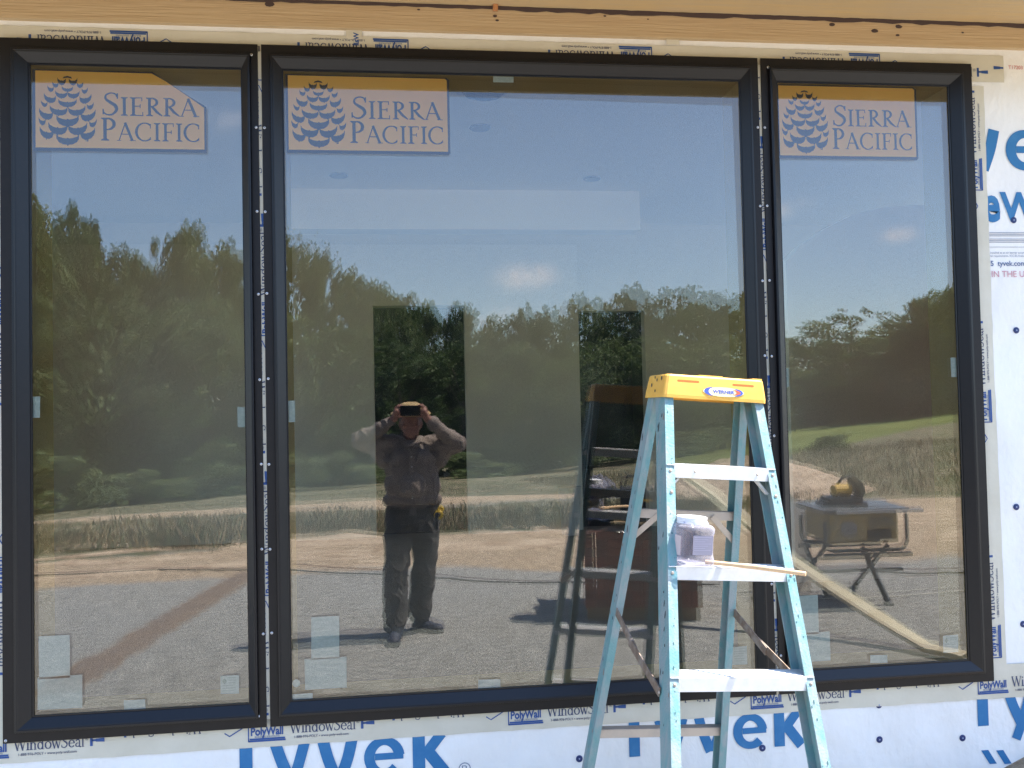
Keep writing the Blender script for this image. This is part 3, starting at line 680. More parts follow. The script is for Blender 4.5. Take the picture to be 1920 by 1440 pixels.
def mottle(c_):
    r_ = ramp(nnode(7, 9, .8, (1, 1.9, 1)), [(.36, (.58, .57, .55)), (.50, (.95, .95, .95)), (.64, (1.35, 1.34, 1.30))]); x = n.new('ShaderNodeMixRGB'); x.blend_type = 'MULTIPLY'; x.inputs[0].default_value = 1; l(c_, x.inputs[1]); l(r_, x.inputs[2]); return x.outputs[0]
gravel = mixc(grav_c, ramp(grav_f, [(.34, (.13, .135, .13)), (.5, (.34, .345, .335)), (.66, (.62, .62, .60))]), ramp(grav_f, [(.34, (.15, .145, .13)), (.5, (.37, .355, .32)), (.68, (.62, .59, .53))]))
sandc = mixc(nnode(1, 6, .65, (.5, 2.6, 1)), ramp(nnode(30, 5, .7), [(.34, (.34, .24, .16)), (.52, (.52, .41, .29)), (.70, (.64, .53, .39))]), ramp(nnode(9, 8, .7), [(.38, (.24, .165, .105)), (.48, (.48, .365, .25)), (.66, (.62, .51, .37))]))
weedc = ramp(nnode(1.6, 8, .75), [(.34, (.07, .095, .045)), (.46, (.14, .145, .085)), (.58, (.27, .22, .15)), (.74, (.36, .30, .22))])
meadc = ramp(nnode(.12, 8, .7), [(.35, (.10, .13, .035)), (.55, (.17, .20, .06)), (.75, (.24, .26, .095))])
nE = nnode(1.5, 9, .72, (1, 2.2, 1))
c = mottle(mixc(thr(sp.outputs[0], nE), gravel, sandc)); c = mixc(thr(sp.outputs[1], nnode(2.1, 7, .75)), c, weedc); c = mixc(thr(sp.outputs[2], nnode(.5, 7, .75)), c, meadc)
tkc = mixc(thr(at.outputs['Alpha'], nnode(5, 5, .7), .8), ramp(grav_f, [(.34, (.16, .12, .085)), (.5, (.33, .235, .155)), (.66, (.46, .35, .25))]), ramp(grav_f, [(.34, (.10, .09, .09)), (.5, (.20, .17, .16)), (.66, (.34, .31, .29))]))
c = mixc(thr(at.outputs['Alpha'], nnode(4, 6, .75), .9) if False else ramp(at.outputs['Alpha'], [(.12, (0, 0, 0)), (.42, (1, 1, 1))]), c, tkc)
l(c, b.inputs['Base Color']); bu = n.new('ShaderNodeBump'); bu.inputs['Strength'].default_value = 1; bu.inputs['Distance'].default_value = .03
l(nnode(14, 9, .8), bu.inputs['Height']); l(bu.outputs[0], b.inputs['Normal'])
me.materials.append(m)

# rutted sand: low ridges laid as real relief over the sand belt
mb = MB(); R2 = random.Random(5)
nx, ny = 150, 46; gx = np.linspace(-6.5, 8.5, nx); gy = np.linspace(-2.9, -6.2, ny)
H = np.zeros((ny, nx))
for _ in range(260):
    cx, cy = R2.uniform(-6.5, 8.5), R2.uniform(-3.1, -6.0); sx, sy = R2.uniform(.15, .7), R2.uniform(.04, .14); h = R2.uniform(-.045, .05)
    H += h*np.exp(-((gx[None, :]-cx)/sx)**2-((gy[:, None]-cy)/sy)**2)
em = np.minimum(1, np.minimum(np.arange(ny)[:, None], np.arange(ny)[::-1][:, None])/6)*np.minimum(1, np.minimum(np.arange(nx)[None, :], np.arange(nx)[::-1][None, :])/6)
vs = [(gx[i], gy[j]+.15*math.sin(gx[i]*.9), terr(gx[i], gy[j])-.012+(.012+H[j, i])*em[j, i]-(1-em[j, i])*.02) for j in range(ny) for i in range(nx)]
mb.add(vs, [(j*nx+i, j*nx+i+1, (j+1)*nx+i+1, (j+1)*nx+i) for j in range(ny-1) for i in range(nx-1)])
M_sand = mat('loose_sand', (.55, .44, .32), .95, spec=.1, noise=((1.6, 6, 1), .42, .60, (.33, .24, .165)), bump=(13, 1, .03))
struct(mb, 'sand', [M_sand]).data.polygons.foreach_set('use_smooth', [True]*((nx-1)*(ny-1)))

# sand pile
pc = GR(1405, 925, 17.2); top = GR(1405, 840, 17.2).z
mb = MB(); nr_, na_ = 22, 48; vs = [(0, 0, top-.15)]
for i in range(1, nr_+1):
    for k in range(na_):
        a = 2*PI*k/na_; rr_ = 2.15*i/nr_*(1+.08*math.sin(3*a+1)+.04*math.sin(7*a))
        z = top*(1-i/nr_)**1.0 - .12*math.exp(-((i/nr_)*6)**2) + .05*math.sin(9*a+i)*math.sin(i*1.7)*(1-i/nr_) + R2.uniform(-.02, .02)
        vs.append((rr_*math.cos(a), rr_*math.sin(a), z-.03))
fs = [(0, 1+k, 1+(k+1) % na_) for k in range(na_)] + [(1+i*na_+k, 1+(i+1)*na_+k, 1+(i+1)*na_+(k+1) % na_, 1+i*na_+(k+1) % na_) for i in range(nr_-1) for k in range(na_)]
mb.add([(pc.x+x, pc.y+y, z) for x, y, z in vs], fs)
tag(mb.build('sand_pile', [mat('pile_sand', (.56, .43, .31), .95, noise=(6, .44, .57, (.33, .24, .16)), bump=(9, 1, .08))], smooth=True), 'tall heap of pale sand behind the ladder, mirrored in the right window', 'sand pile')

# grass: weeds and blades, one countless mass
mb = MB(); RG = random.Random(11)
def blades(cnt, fx, hmin, hmax, mi_p):
    for _ in range(cnt):
        x, y = fx(); z = terr(x, y); cl_ = .5+.5*mnoise.noise(Vector((x*1.1, y*1.1, 0)))+.35*mnoise.noise(Vector((x*4, y*4, 3)))
        if RG.random() > .25+cl_*1.1: continue
        h = RG.uniform(hmin, hmax)*(.45+.9*max(0, cl_)); a = RG.uniform(0, PI); w = RG.uniform(.004, .009); lx, ly = RG.uniform(-.35, .35)*h, RG.uniform(-.35, .35)*h
        ca_, sa_ = math.cos(a)*w, math.sin(a)*w
        mb.add([(x-ca_, y-sa_, z-.01), (x+ca_, y+sa_, z-.01), (x+lx*.4+ca_*.7, y+ly*.4+sa_*.7, z+h*.6), (x+lx, y+ly, z+h)], [(0, 1, 2), (0, 2, 3)], 0 if RG.random() < mi_p else 1)
def fmid():
    x = RG.uniform(-8, 6); c = -5.4-1.9*sst(2.5, 6, x)+.5*sst(0, -4, x); return x, max(c-abs(RG.gauss(0, 1.1))-.1, -8.6)
blades(38000, fmid, .03, .13, .42)
blades(7000, lambda: (RG.uniform(-9, 7), RG.uniform(-8.2, -5.6)), .06, .20, .2)
blades(20000, lambda: (RG.uniform(4, 20), RG.uniform(-26, -7.6)), .07, .22, .22)
blades(6000, lambda: (RG.uniform(-16, 8), RG.uniform(-24, -12.5)), .05, .13, .7)
blades(600, lambda: (-2.75+RG.gauss(0, .25)*1.5, -5.1+RG.gauss(0, .15)), .15, .45, .6)
tag(mb.build('grass', [mat('grass_green', (.17, .19, .095), .8), mat('grass_dry', (.37, .285, .17), .85)]), 'tall green and straw coloured weeds in a band beyond the sand', 'grass', kind='stuff')

# ================================================================== TREES
def leafmat(name, c1, c2, c3):
    m = bpy.data.materials.new(name); m.use_nodes = True; n = m.node_tree.nodes; l = m.node_tree.links.new; b = n['Principled BSDF']
    b.inputs['Roughness'].default_value = .6; b.inputs['Specular IOR Level'].default_value = .3
    t = n.new('ShaderNodeTexCoord'); z = n.new('ShaderNodeTexNoise'); z.inputs['Scale'].default_value = 7; z.inputs['Detail'].default_value = 6; l(t.outputs['Object'], z.inputs['Vector'])
    oi = n.new('ShaderNodeObjectInfo'); ad = n.new('ShaderNodeMath'); ad.operation = 'MULTIPLY_ADD'; l(oi.outputs['Random'], ad.inputs[0]); ad.inputs[1].default_value = .3; l(z.outputs[0], ad.inputs[2])
    r = n.new('ShaderNodeValToRGB'); e = r.color_ramp.elements; e[0].position = .42; e[0].color = (*c1, 1); e[1].position = .9; e[1].color = (*c3, 1); k = e.new(.65); k.color = (*c2, 1)
    l(ad.outputs[0], r.inputs[0]); l(r.outputs[0], b.inputs['Base Color'])
    tl = n.new('ShaderNodeBsdfTranslucent'); l(r.outputs[0], tl.inputs[0]); ms = n.new('ShaderNodeMixShader'); ms.inputs[0].default_value = .42
    l(b.outputs[0], ms.inputs[1]); l(tl.outputs[0], ms.inputs[2]); l(ms.outputs[0], n['Material Output'].inputs[0]); return m
M_leaf = leafmat('leaves_oak', (.045, .078, .026), (.095, .140, .048), (.17, .215, .085))
M_leaf2 = leafmat('leaves_pale', (.07, .105, .042), (.13, .175, .07), (.20, .245, .11))
M_bark = mat('bark', (.11, .09, .07), .9, noise=(8, .4, .7, (.2, .17, .14)))
def crown_mesh(name, seed, kind, nleaf, ls):
    """unit tree crown: height 0..1, half width about .35; leaf clumps on many lobes"""
    r = np.random.default_rng(seed); lobes = []
    nl = {'round': 60, 'spire': 50, 'open': 22, 'bush': 16}[kind]
    for i in range(nl):
        if kind == 'round': h = r.uniform(.12, .92); wd_ = .37*math.sin(PI*min(.99, (h*.88+.16)))**.45; a = r.uniform(0, 2*PI); q = wd_*math.sqrt(r.uniform(.1, 1)); s = r.uniform(.07, .13)
        elif kind == 'spire': h = r.uniform(.05, .94); wd_ = .38*(1-h*.9)**.42; a = r.uniform(0, 2*PI); q = wd_*math.sqrt(r.uniform(.05, 1)); s = r.uniform(.06, .11)*(1.2-h*.5)
        elif kind == 'open': h = r.uniform(.42, .92); wd_ = .42*math.sin(PI*(h-.25)/.78)**.6; a = r.uniform(0, 2*PI); q = wd_*math.sqrt(r.uniform(.2, 1)); s = r.uniform(.06, .12)
        else: h = r.uniform(.2, .8); wd_ = .5; a = r.uniform(0, 2*PI); q = wd_*math.sqrt(r.uniform(0, 1)); s = r.uniform(.14, .24)
        lobes.append((q*math.cos(a), q*math.sin(a), h, s))
    if kind != 'bush':
        for i in range(46):
            h = r.uniform(.45, 1.0); wd_ = (.40 if kind != 'open' else .44)*math.sin(PI*min(.97, h*.86+.12))**.6; a = r.uniform(0, 2*PI); q = wd_*r.uniform(.55, 1.08)
            lobes.append((q*math.cos(a), q*math.sin(a), h*r.uniform(.93, 1.03), r.uniform(.018, .045)))
    lb = np.array(lobes); w = lb[:, 3]**1.6; w /= w.sum(); pick = r.choice(len(lb), nleaf, p=w); d = r.normal(size=(nleaf, 3)); d /= np.linalg.norm(d, axis=1)[:, None]
    rad = lb[pick, 3]*r.uniform(.55, 1.12, nleaf)**.7; sc = np.array([1, 1, .8])
    P = lb[pick, :3]+d*rad[:, None]*sc
    if kind == 'spire': P[:, 2] += r.exponential(.02, nleaf)
    nrm = d*.6+r.normal(size=(nleaf, 3))*.7; nrm /= np.linalg.norm(nrm, axis=1)[:, None]
    t = np.cross(nrm, r.normal(size=(nleaf, 3))); t /= np.linalg.norm(t, axis=1)[:, None]; bt = np.cross(nrm, t)
    sz = ls*r.uniform(.6, 1.5, nleaf)[:, None]
    V = np.stack([P-t*sz, P-bt*sz*.55, P+t*sz, P+bt*sz*.55], 1).reshape(-1, 3)
    F = np.arange(nleaf*4).reshape(-1, 4)
    me = bpy.data.meshes.new(name); me.from_pydata(V.tolist(), [], F.tolist()); return me, lb
def trunk_mesh(name, seed, lb, h0):
    r = random.Random(seed); mb = MB(); pts = [(0, 0, -.05), (.005, 0, .15), (-.01, .008, .4), (.01, -.005, .7)]
    mb.tube(pts, [.028, .022, .016, .006], 7)
    for x, y, z, s in lb[:14]:
        z0 = min(max(z*.55, .12), .6); mb.tube([(0, 0, z0), (x*.5, y*.5, (z0+z)/2-.02), (x, y, z)], [.010, .006, .002], 5)
    me = bpy.data.meshes.new(name); me.from_pydata([tuple(v) for v in mb.v], [], mb.f); me.materials.append(M_bark); return me
KINDS = {}
for k, (kind, seed, nl, ls) in {'a': ('round', 1, 15000, .013), 'b': ('round', 2, 15000, .013), 'c': ('spire', 3, 13000, .012), 'd': ('spire', 4, 13000, .012), 'e': ('open', 5, 4200, .015), 'f': ('bush', 6, 3500, .03), 'g': ('round', 8, 12000, .014)}.items():
    me, lb = crown_mesh('crown_'+kind, seed, kind, nl, ls); me.materials.append(M_leaf2 if k in 'df' else M_leaf)
    KINDS[k] = (me, trunk_mesh('trunk_'+kind, seed, lb, .2) if kind != 'bush' else None)
def tree(k, px, py, rho, wpx, label, rot=0, name='tree', cat='tree', base=None):
    p = GR(px, py, rho); zb = terr(p.x, p.y) if base is None else base; H_ = p.z-zb; wid = 1.28*wpx/FPX*rho/math.cos(math.atan2(p.x, 2*YG-p.y))
    o = thing(name, (p.x, p.y, zb), label, cat, 'trees along the far edge of the field' if name == 'tree' else 'bushes along the far edge of the field'); o.rotation_euler = (0, 0, rot); wk = .84 if k != 'f' else 1.2
    o.scale = (wid/wk, wid/wk, H_/(.97 if k != 'f' else .95))
    c = bpy.data.objects.new('crown' if name == 'tree' else 'foliage', KINDS[k][0]); COL.objects.link(c); c.parent = o
    if KINDS[k][1]: t = bpy.data.objects.new('trunk', KINDS[k][1]); COL.objects.link(t); t.parent = o
    return o
TR = [
 # kind, px, py(top), rho, width px
 ('b', 40, 395, 56, 150, 'tall ragged tree cut by the left edge of the left window'),
 ('b', 92, 425, 58, 150, 'tall tree with a loose top near the left edge of the left window'),
 ('b', 150, 408, 60, 130, 'pointed tree top standing highest in the left window, second from its left edge'),
 ('a', 205, 458, 60, 150, 'broad tree sloping down to the dip in the left window treeline'),
 ('g', 262, 482, 62, 120, 'lowest tree top in the dip of the left window treeline'),
 ('a', 330, 440, 60, 120, 'domed dark tree right of the dip in the left window'),
 ('g', 358, 428, 59, 100, 'narrow peak above the domed tree in the left window'),
 ('b', 420, 470, 60, 120, 'rounded tree by the right edge of the left window'),
 ('a', 470, 480, 61, 120, 'tree hidden half behind the frame between left and middle windows'),
 ('d', 560, 470, 56, 110, 'pale pointed tree at the left edge of the middle window'),
 ('d', 603, 488, 57, 110, 'second pale pointed tree from the left in the middle window'),
 ('b', 650, 520, 60, 110, 'pointed tree in the middle window left of the dark doorway'),
 ('g', 688, 528, 60, 90, 'pale spire just above the left top corner of the dark doorway'),
 ('b', 730, 548, 62, 110, 'tree crown over the left part of the dark doorway'),
 ('g', 765, 558, 64, 90, 'small pointed crown above the person with the phone'),
 ('g', 812, 572, 66, 100, 'rounded crown above the right part of the dark doorway'),
 ('g', 862, 572, 66, 80, 'tree right at the right edge of the dark doorway'),
 ('e', 900, 590, 70, 90, 'thin tree in the lowest notch of the middle treeline'),
 ('a', 945, 592, 68, 110, 'low rounded tree in the middle window under the pink cloud'),
 ('b', 985, 584, 66, 70, 'small spire under the pink cloud in the middle window'),
 ('b', 1035, 590, 64, 110, 'low dense tree left of the taller group by the ladder'),
 ('a', 1110, 556, 58, 120, 'broad tree above the second doorway, left of the ladder top'),
 ('b', 1180, 548, 58, 130, 'broad tree straight above the left end of the ladder top'),
 ('a', 1265, 540, 56, 150, 'tall leafy tree straight above the ladder top'),
 ('g', 1330, 552, 60, 120, 'pale tree at the right edge of the middle window'),
 ('b', 1395, 562, 60, 120, 'tree behind the frame between the middle and right windows'),
 ('g', 1470, 640, 95, 150, 'low tree at the left edge of the right window'),
 ('e', 1592, 586, 82, 150, 'open crowned tree standing alone above the bush line in the right window'),
 ('g', 1530, 640, 96, 120, 'low round tree left of the lone open crowned tree'),
 ('a', 1640, 632, 92, 120, 'low round tree right of the lone open crowned tree'),
 ('g', 1690, 625, 90, 110, 'small tree leading up to the tall tree at the right'),
 ('b', 1762, 556, 78, 130, 'tall leaning tree at the right edge of the right window'),
 ('a', 1815, 538, 76, 130, 'tallest tree of the right window, cut by its right frame'),
 ('b', 1735, 600, 80, 110, 'mid height tree stepping up to the tallest tree of the right window'),
 # second, lower rank closing the wood
 ('a', 110, 560, 52, 190, 'lower tree in front of the wood at the left of the left window'),
 ('b', 250, 575, 53, 200, 'lower tree in front of the wood below the dip in the left window'),
 ('g', 390, 570, 52, 190, 'lower tree in front of the wood at the right of the left window'),
 ('a', 530, 590, 52, 170, 'lower tree in front of the wood at the left edge of the middle window'),
 ('g', 640, 620, 52, 180, 'lower tree in front of the wood left of the person'),
 ('a', 750, 645, 54, 170, 'lower tree in front of the wood behind the person'),
 ('b', 870, 650, 54, 170, 'lower tree in front of the wood right of the person'),
 ('g', 990, 650, 54, 170, 'lower tree in front of the wood under the low treetops'),
 ('a', 1110, 640, 52, 170, 'lower tree in front of the wood behind the ladder reflection'),
 ('b', 1240, 630, 52, 180, 'lower tree in front of the wood behind the ladder top'),
 ('g', 1350, 635, 54, 150, 'lower tree seen between the ladder rails'),
 ('a', 1440, 690, 88, 170, 'dark tree closing the wood behind the frame between middle and right windows'),
 ('b', 1540, 700, 88, 190, 'dark tree closing the wood at the left of the right window'),
 ('g', 1640, 690, 88, 190, 'dark tree closing the wood in the middle of the right window'),
 ('a', 1750, 680, 84, 190, 'dark tree closing the wood at the right of the right window'),
 ('b', 1860, 640, 80, 190, 'dark tree just past the right frame of the right window'),
 ('a', -40, 470, 56, 200, 'dark tree just past the left frame of the left window')]
for i, (k, px, py, rho, w_, lab) in enumerate(TR): tree(k, px, py, rho, w_, lab, rot=i*1.7)
for i, (px, py, rho, w_, lab) in enumerate([(100, 842, 44, 120, 'bush at the foot of the wood, leftmost in the left window'), (210, 880, 46, 120, 'bush at the foot of the wood in the middle of the left window'),
    (330, 892, 47, 130, 'bush at the foot of the wood right of the middle of the left window'), (440, 865, 47, 120, 'bush at the foot of the wood by the right frame of the left window'),
    (580, 850, 48, 130, 'bush at the foot of the wood by the left frame of the middle window'), (690, 868, 49, 120, 'bush at the foot of the wood beside the left arm of the person'),
    (850, 840, 50, 130, 'bush at the foot of the wood beside the right arm of the person'), (960, 862, 50, 120, 'bush at the foot of the wood right of the dark doorway'), (1060, 835, 50, 120, 'bush at the foot of the wood left of the ladder reflection'),
    (1180, 842, 48, 130, 'bush at the foot of the wood behind the ladder rails'), (1300, 800, 48, 130, 'bush at the foot of the wood between the ladder rails'), (1552, 815, 33, 52, 'dark round bush on the green slope of the right window')]):
    tree('f', px, py, rho, w_, lab, rot=i*2.1, name='bush', cat='bush')
# a dense far wood behind the trees so that no bare horizon shows between trunks
r = np.random.default_rng(21); nW = 60000
tt = r.uniform(-1.0, 1.1, nW); rh = r.uniform(66, 76, nW) + np.where(tt > .4, 28, 0); ang = np.arctan(tt); X = rh*np.sin(ang); Yy = 2*YG-rh*np.cos(ang)
zb = np.array([zfar(t)*1.25 for t in tt]); hh = np.where(tt < -.25, 13, np.where(tt < .4, 8.5, 6.5)); Z = zb + hh*r.uniform(0, 1, nW)**.8*(1+.15*np.sin(tt*37)+.1*np.sin(tt*91))
P = np.stack([X, Yy, Z], 1); nr3 = r.normal(size=(nW, 3)); nr3 /= np.linalg.norm(nr3, axis=1)[:, None]; t3 = np.cross(nr3, r.normal(size=(nW, 3))); t3 /= np.linalg.norm(t3, axis=1)[:, None]; b3 = np.cross(nr3, t3); sz = r.uniform(.2, .5, nW)[:, None]
V = np.stack([P-t3*sz, P-b3*sz*.6, P+t3*sz, P+b3*sz*.6], 1).reshape(-1, 3)
me = bpy.data.meshes.new('far_woods'); me.from_pydata(V.tolist(), [], np.arange(nW*4).reshape(-1, 4).tolist()); me.materials.append(M_leaf)
o = bpy.data.objects.new('far_woods', me); COL.objects.link(o); tag(o, 'dark mass of woods behind the row of trees', 'woods', kind='stuff')

# ================================================================== STEP LADDER
PSI, RHO, TH = .0924, .0794, .0019
LC, DC, SL, SF, RL, SB, Q0 = .3449, .1677, .0676, .3366, .0705, .1769, .24
LO = Vector((.7793, 2.5869, .0292+EYE))
_R = Vector((math.cos(PSI), math.sin(PSI), 0)); _F = Vector((math.sin(PSI), -math.cos(PSI), 0)); _U = Vector((0, 0, 1))
LR = _R*math.cos(RHO) - _U*math.sin(RHO); _U2 = _U*math.cos(RHO) + _R*math.sin(RHO)
LF_ = _F*math.cos(TH) + _U2*math.sin(TH); LU = _U2*math.cos(TH) - _F*math.sin(TH)
def LT(a, b, c): return LO + LR*a + LF_*b + LU*c
def LTv(p): return LT(p[0], p[1], p[2])
ladder = thing('step_ladder', (LT(LC/2, .1, -1.7).x, LT(LC/2, .1, -1.7).y, 0), 'teal fibreglass step ladder with yellow top, standing before the windows', 'ladder')
NN = math.sqrt(1+SL*SL+SF*SF)
def channel(t0, t1, path, fw, dr, side, th=.0045):
    """C section; path(t)->(a,b); side=+1 flanges point to +a"""
    sec = [(0, 0), (fw, 0), (fw, -th), (th, -th), (th, -dr+th), (fw, -dr+th), (fw, -dr), (0, -dr)]
    mb = MB(); vs = []
    for t in (t0, t1):
        a, b = path(t); vs += [LT(a+side*u, b+v, -t) for u, v in sec]
    fs = [(i, (i+1) % 8, 8+(i+1) % 8, 8+i) for i in range(8)] + [(7, 6, 5, 4, 3, 2, 1, 0), tuple(range(8, 16))]
    mb.add(vs, fs)
    # rubber foot
    a, b = path(t1); mb.box((min(a-.004*side, a+(fw+.012)*side), b-dr-.008, -t1-.022), (max(a-.004*side, a+(fw+.012)*side), b+.008, -t1+.05), 1, LTv, bev=.003)
    return mb
M_rub = mat('rubber_foot', (.03, .03, .035), .8)
E_ = .006; TE = 1.665
for side, a0, s in ((1, E_, -SL), (-1, LC-E_, SL)):
    channel(-.045, TE, lambda t: (a0+s*t, SF*t-.010), .0286, .0774, side).build('rail', [M_fg, M_rub], ladder)
for side, a0, s in ((1, E_+.002, -RL), (-1, LC-E_-.002, RL)):
    channel(-.03, TE+.03, lambda t: (a0+s*t, -DC+.012+.052-SB*t), .026, .052, side).build('rail', [M_fg, M_rub], ladder)
# cap
def cap_mesh():
    mb = MB(); h = .070; e = .009
    B = [(0, .0), (LC, .0), (LC, -DC), (0, -DC)]; 
    def ring(ins, z, r=.010):
        out = []
        for cx, cy, sx, sy in ((ins, -ins, 1, -1), (LC-ins, -ins, -1, -1), (LC-ins, -DC+ins, -1, 1), (ins, -DC+ins, 1, 1)):
            pts = [(0, 1), (.3, .3), (1, 0)]
            pp = [(cx+sx*r*u, cy+sy*r*v) for u, v in pts]
            if (sx, sy) in ((1, -1), (-1, 1)): pp = pp
            else: pp = pp[::-1]
            out += pp
        # order: start left-front corner going to right-front
        return [LT(x, y, z) for x, y in out]
    loops = [ring(-.001, -.004), ring(-.001, .006), ring(.002, .030), ring(e-.002, h-.006), ring(e+.001, h-.001), ring(e+.006, h)]
    n = len(loops[0]); vs = [p for L_ in loops for p in L_]
    fs = [(i*n+k, i*n+(k+1) % n, (i+1)*n+(k+1) % n, (i+1)*n+k) for i in range(len(loops)-1) for k in range(n)]
    fs.append(tuple((len(loops)-1)*n+k for k in range(n)))
    mb.add(vs, fs); 
    # raised lugs along the top edge
    for a0, a1, z1 in ((.118, .20, .073), (.30, .334, .0735)): mb.box((a0, -.05, .068), (a1, -.0125, z1), 0, LTv, bev=.002)
    # shallow tray grooves on the top
    for a0, a1 in ((.06, .16), (.19, .29)): mb.box((a0, -.115, .066), (a1, -.075, .0705), 2, LTv)
    return mb
mb = cap_mesh()
def front(u, v, l=0):                        # point on the slanting front face of the cap
    y = .001 - max(0, (v-.006))*.16 + .0006
    return LT(u, y+l, v)
for a0, a1 in ((.040, .086), (.157, .202), (.252, .255)):  # hand slots
    pass
for a0, a1, v0 in ((.038, .086, .050), (.158, .206, .0485)):
    pts = [(a0+.003*math.cos(a) if c else 0, 0) for a in (0,) for c in (1,)]
    ol = [(a0+.0035+.0035*math.cos(a), v0+.0035*math.sin(a)) for a in np.linspace(PI/2, 3*PI/2, 7)] + [(a1-.0035+.0035*math.cos(a), v0+.0035*math.sin(a)) for a in np.linspace(-PI/2, PI/2, 7)]
    k_ = LC/.345
    sc_ = 1.55
    mb.add([front(.03+(u-.03)*sc_, v, .0006) for u, v in ol], [tuple(range(len(ol)))], 3)  # flat darker ovals, the shade of the slot recesses put into the colour
# scuffed bolts on the left end
for b_, c_, r_ in ((-.038, .056, .006), (-.075, .052, .0045), (-.113, .036, .0055), (-.075, .017, .004), (-.095, .061, .004)):
    x_ = .0005+max(0, c_-.006)*.14-.003
    mb.add([LT(x_-.0006, b_+r_*math.cos(a)*(1+.25*math.sin(3*a)), c_+r_*math.sin(a)*1.2) for a in np.linspace(0, 2*PI, 9)[:-1]], [tuple(range(8))], 1)
cap = mb.build('ladder_top', [M_cap, M_capd, mat('cap_groove', (.62, .29, .02), .5), mat('slot_shade', (.42, .13, .012), .6)], ladder)
mb = MB()
el = lambda rx, ry, l, mi, a0=0, a1=2*PI, n=36: mb.add([front(.198+rx*math.cos(a), .0235+ry*math.sin(a), l) for a in np.linspace(a0, a1, n)[:-1]], [tuple(range(n-1))], mi)
el(.0715, .0165, .0008, 3); el(.0700, .0152, .0010, 0)
def cres(cx, a, b, l, mi, flip=1):
    pts = [(cx+flip*a*math.cos(t), b*math.sin(t)) for t in np.linspace(PI*.55, PI*1.45, 12)] + [(cx+flip*(a*.62*math.cos(t)+.004), b*.9*math.sin(t)) for t in np.linspace(PI*1.42, PI*.58, 12)]
    n = 12; mb.add([front(.198+u, .0235+v, l) for u, v in pts], [(i, i+1, 22-i, 23-i) for i in range(11)], mi)
cres(-.036, .030, .0135, .0012, 1); cres(.036, .030, .0120, .0012, 1, -1); cres(.030, .028, .0085, .0014, 2, -1)
g, w = sans('WERNER', .045); q = .074/w; mb.poly2(g, lambda u, v: front(.161+u*q, .0185+v*q*.85, .0016), 1)
mb.build('logo', [mat('logo_cream', (.86, .72, .35), .5), M_logo_b, M_logo_r, mat('logo_gold', (.45, .33, .04), .5)], cap)
# steps
def rivet(p, nrm, r=.0052, par=ladder):
    q = nrm.to_track_quat('Z', 'Y').to_matrix().to_4x4(); q.translation = p
    m_ = MB(); m_.lathe([(r, 0), (r*.9, .0016), (r*.5, .0028), (.0005, .0032)], n=12, T=q); return m_.build('rivet', [M_aluw], par, smooth=True)
for k in range(5):
    t = (Q0+.3048*k)/NN; aL = E_-SL*t+.004; aR = LC-E_+SL*t-.004; bf = SF*t-.0085
    mb = MB()
    mb.box((aL+.022, bf-.006, -t-.020), (aR-.022, bf-.003, -t+.016), 0, LTv)
    mb.box((aL-.001, bf-.080, -t+.0162), (aR+.001, bf-.0035, -t+.0192), 0, LTv, bev=.0008)
    mb.box((aL-.001, bf-.081, -t-.014), (aR+.001, bf-.078, -t+.0158), 0, LTv)
    for i in range(7): mb.box((aL+.002, bf-.072+i*.0095, -t+.0192), (aR-.002, bf-.069+i*.0095, -t+.0204), 0, LTv)
    o = mb.build('step', [M_alu], ladder)
    for a in (aL+.010, aR-.010): rivet(LT(a, bf+.0016-.003, -t), LF_)
    if k == 0:
        for a in (aL+.09, aR-.06): rivet(LT(a, bf-.0028, -t), LF_, .0035)
    # diagonal brace under the step at each end
    if k in (0, 4):
        for sgn, a in ((1, aL), (-1, aR)):
            mb = MB(); p0 = LT(a+sgn*.012, bf-.014-.01, -t-.060*1.0); p1 = LT(a+sgn*.058, bf-.030, -t-.010)
            d = (p1-p0); s_ = LF_*.014; up = d.cross(LF_).normalized()*.003
            vs = [p0-s_-up, p0+s_*.4-up, p0+s_*.4+up, p0-s_+up, p1-s_-up, p1+s_*.4-up, p1+s_*.4+up, p1-s_+up]
            mb.add(vs, [(0, 1, 2, 3), (7, 6, 5, 4), (0, 4, 5, 1), (1, 5, 6, 2), (2, 6, 7, 3), (3, 7, 4, 0)]); mb.build('step_brace', [M_alu], ladder)
            rivet(LT(a+sgn*.008, SF*(t+.062)-.010+.0008, -t-.062), LF_, .0056)
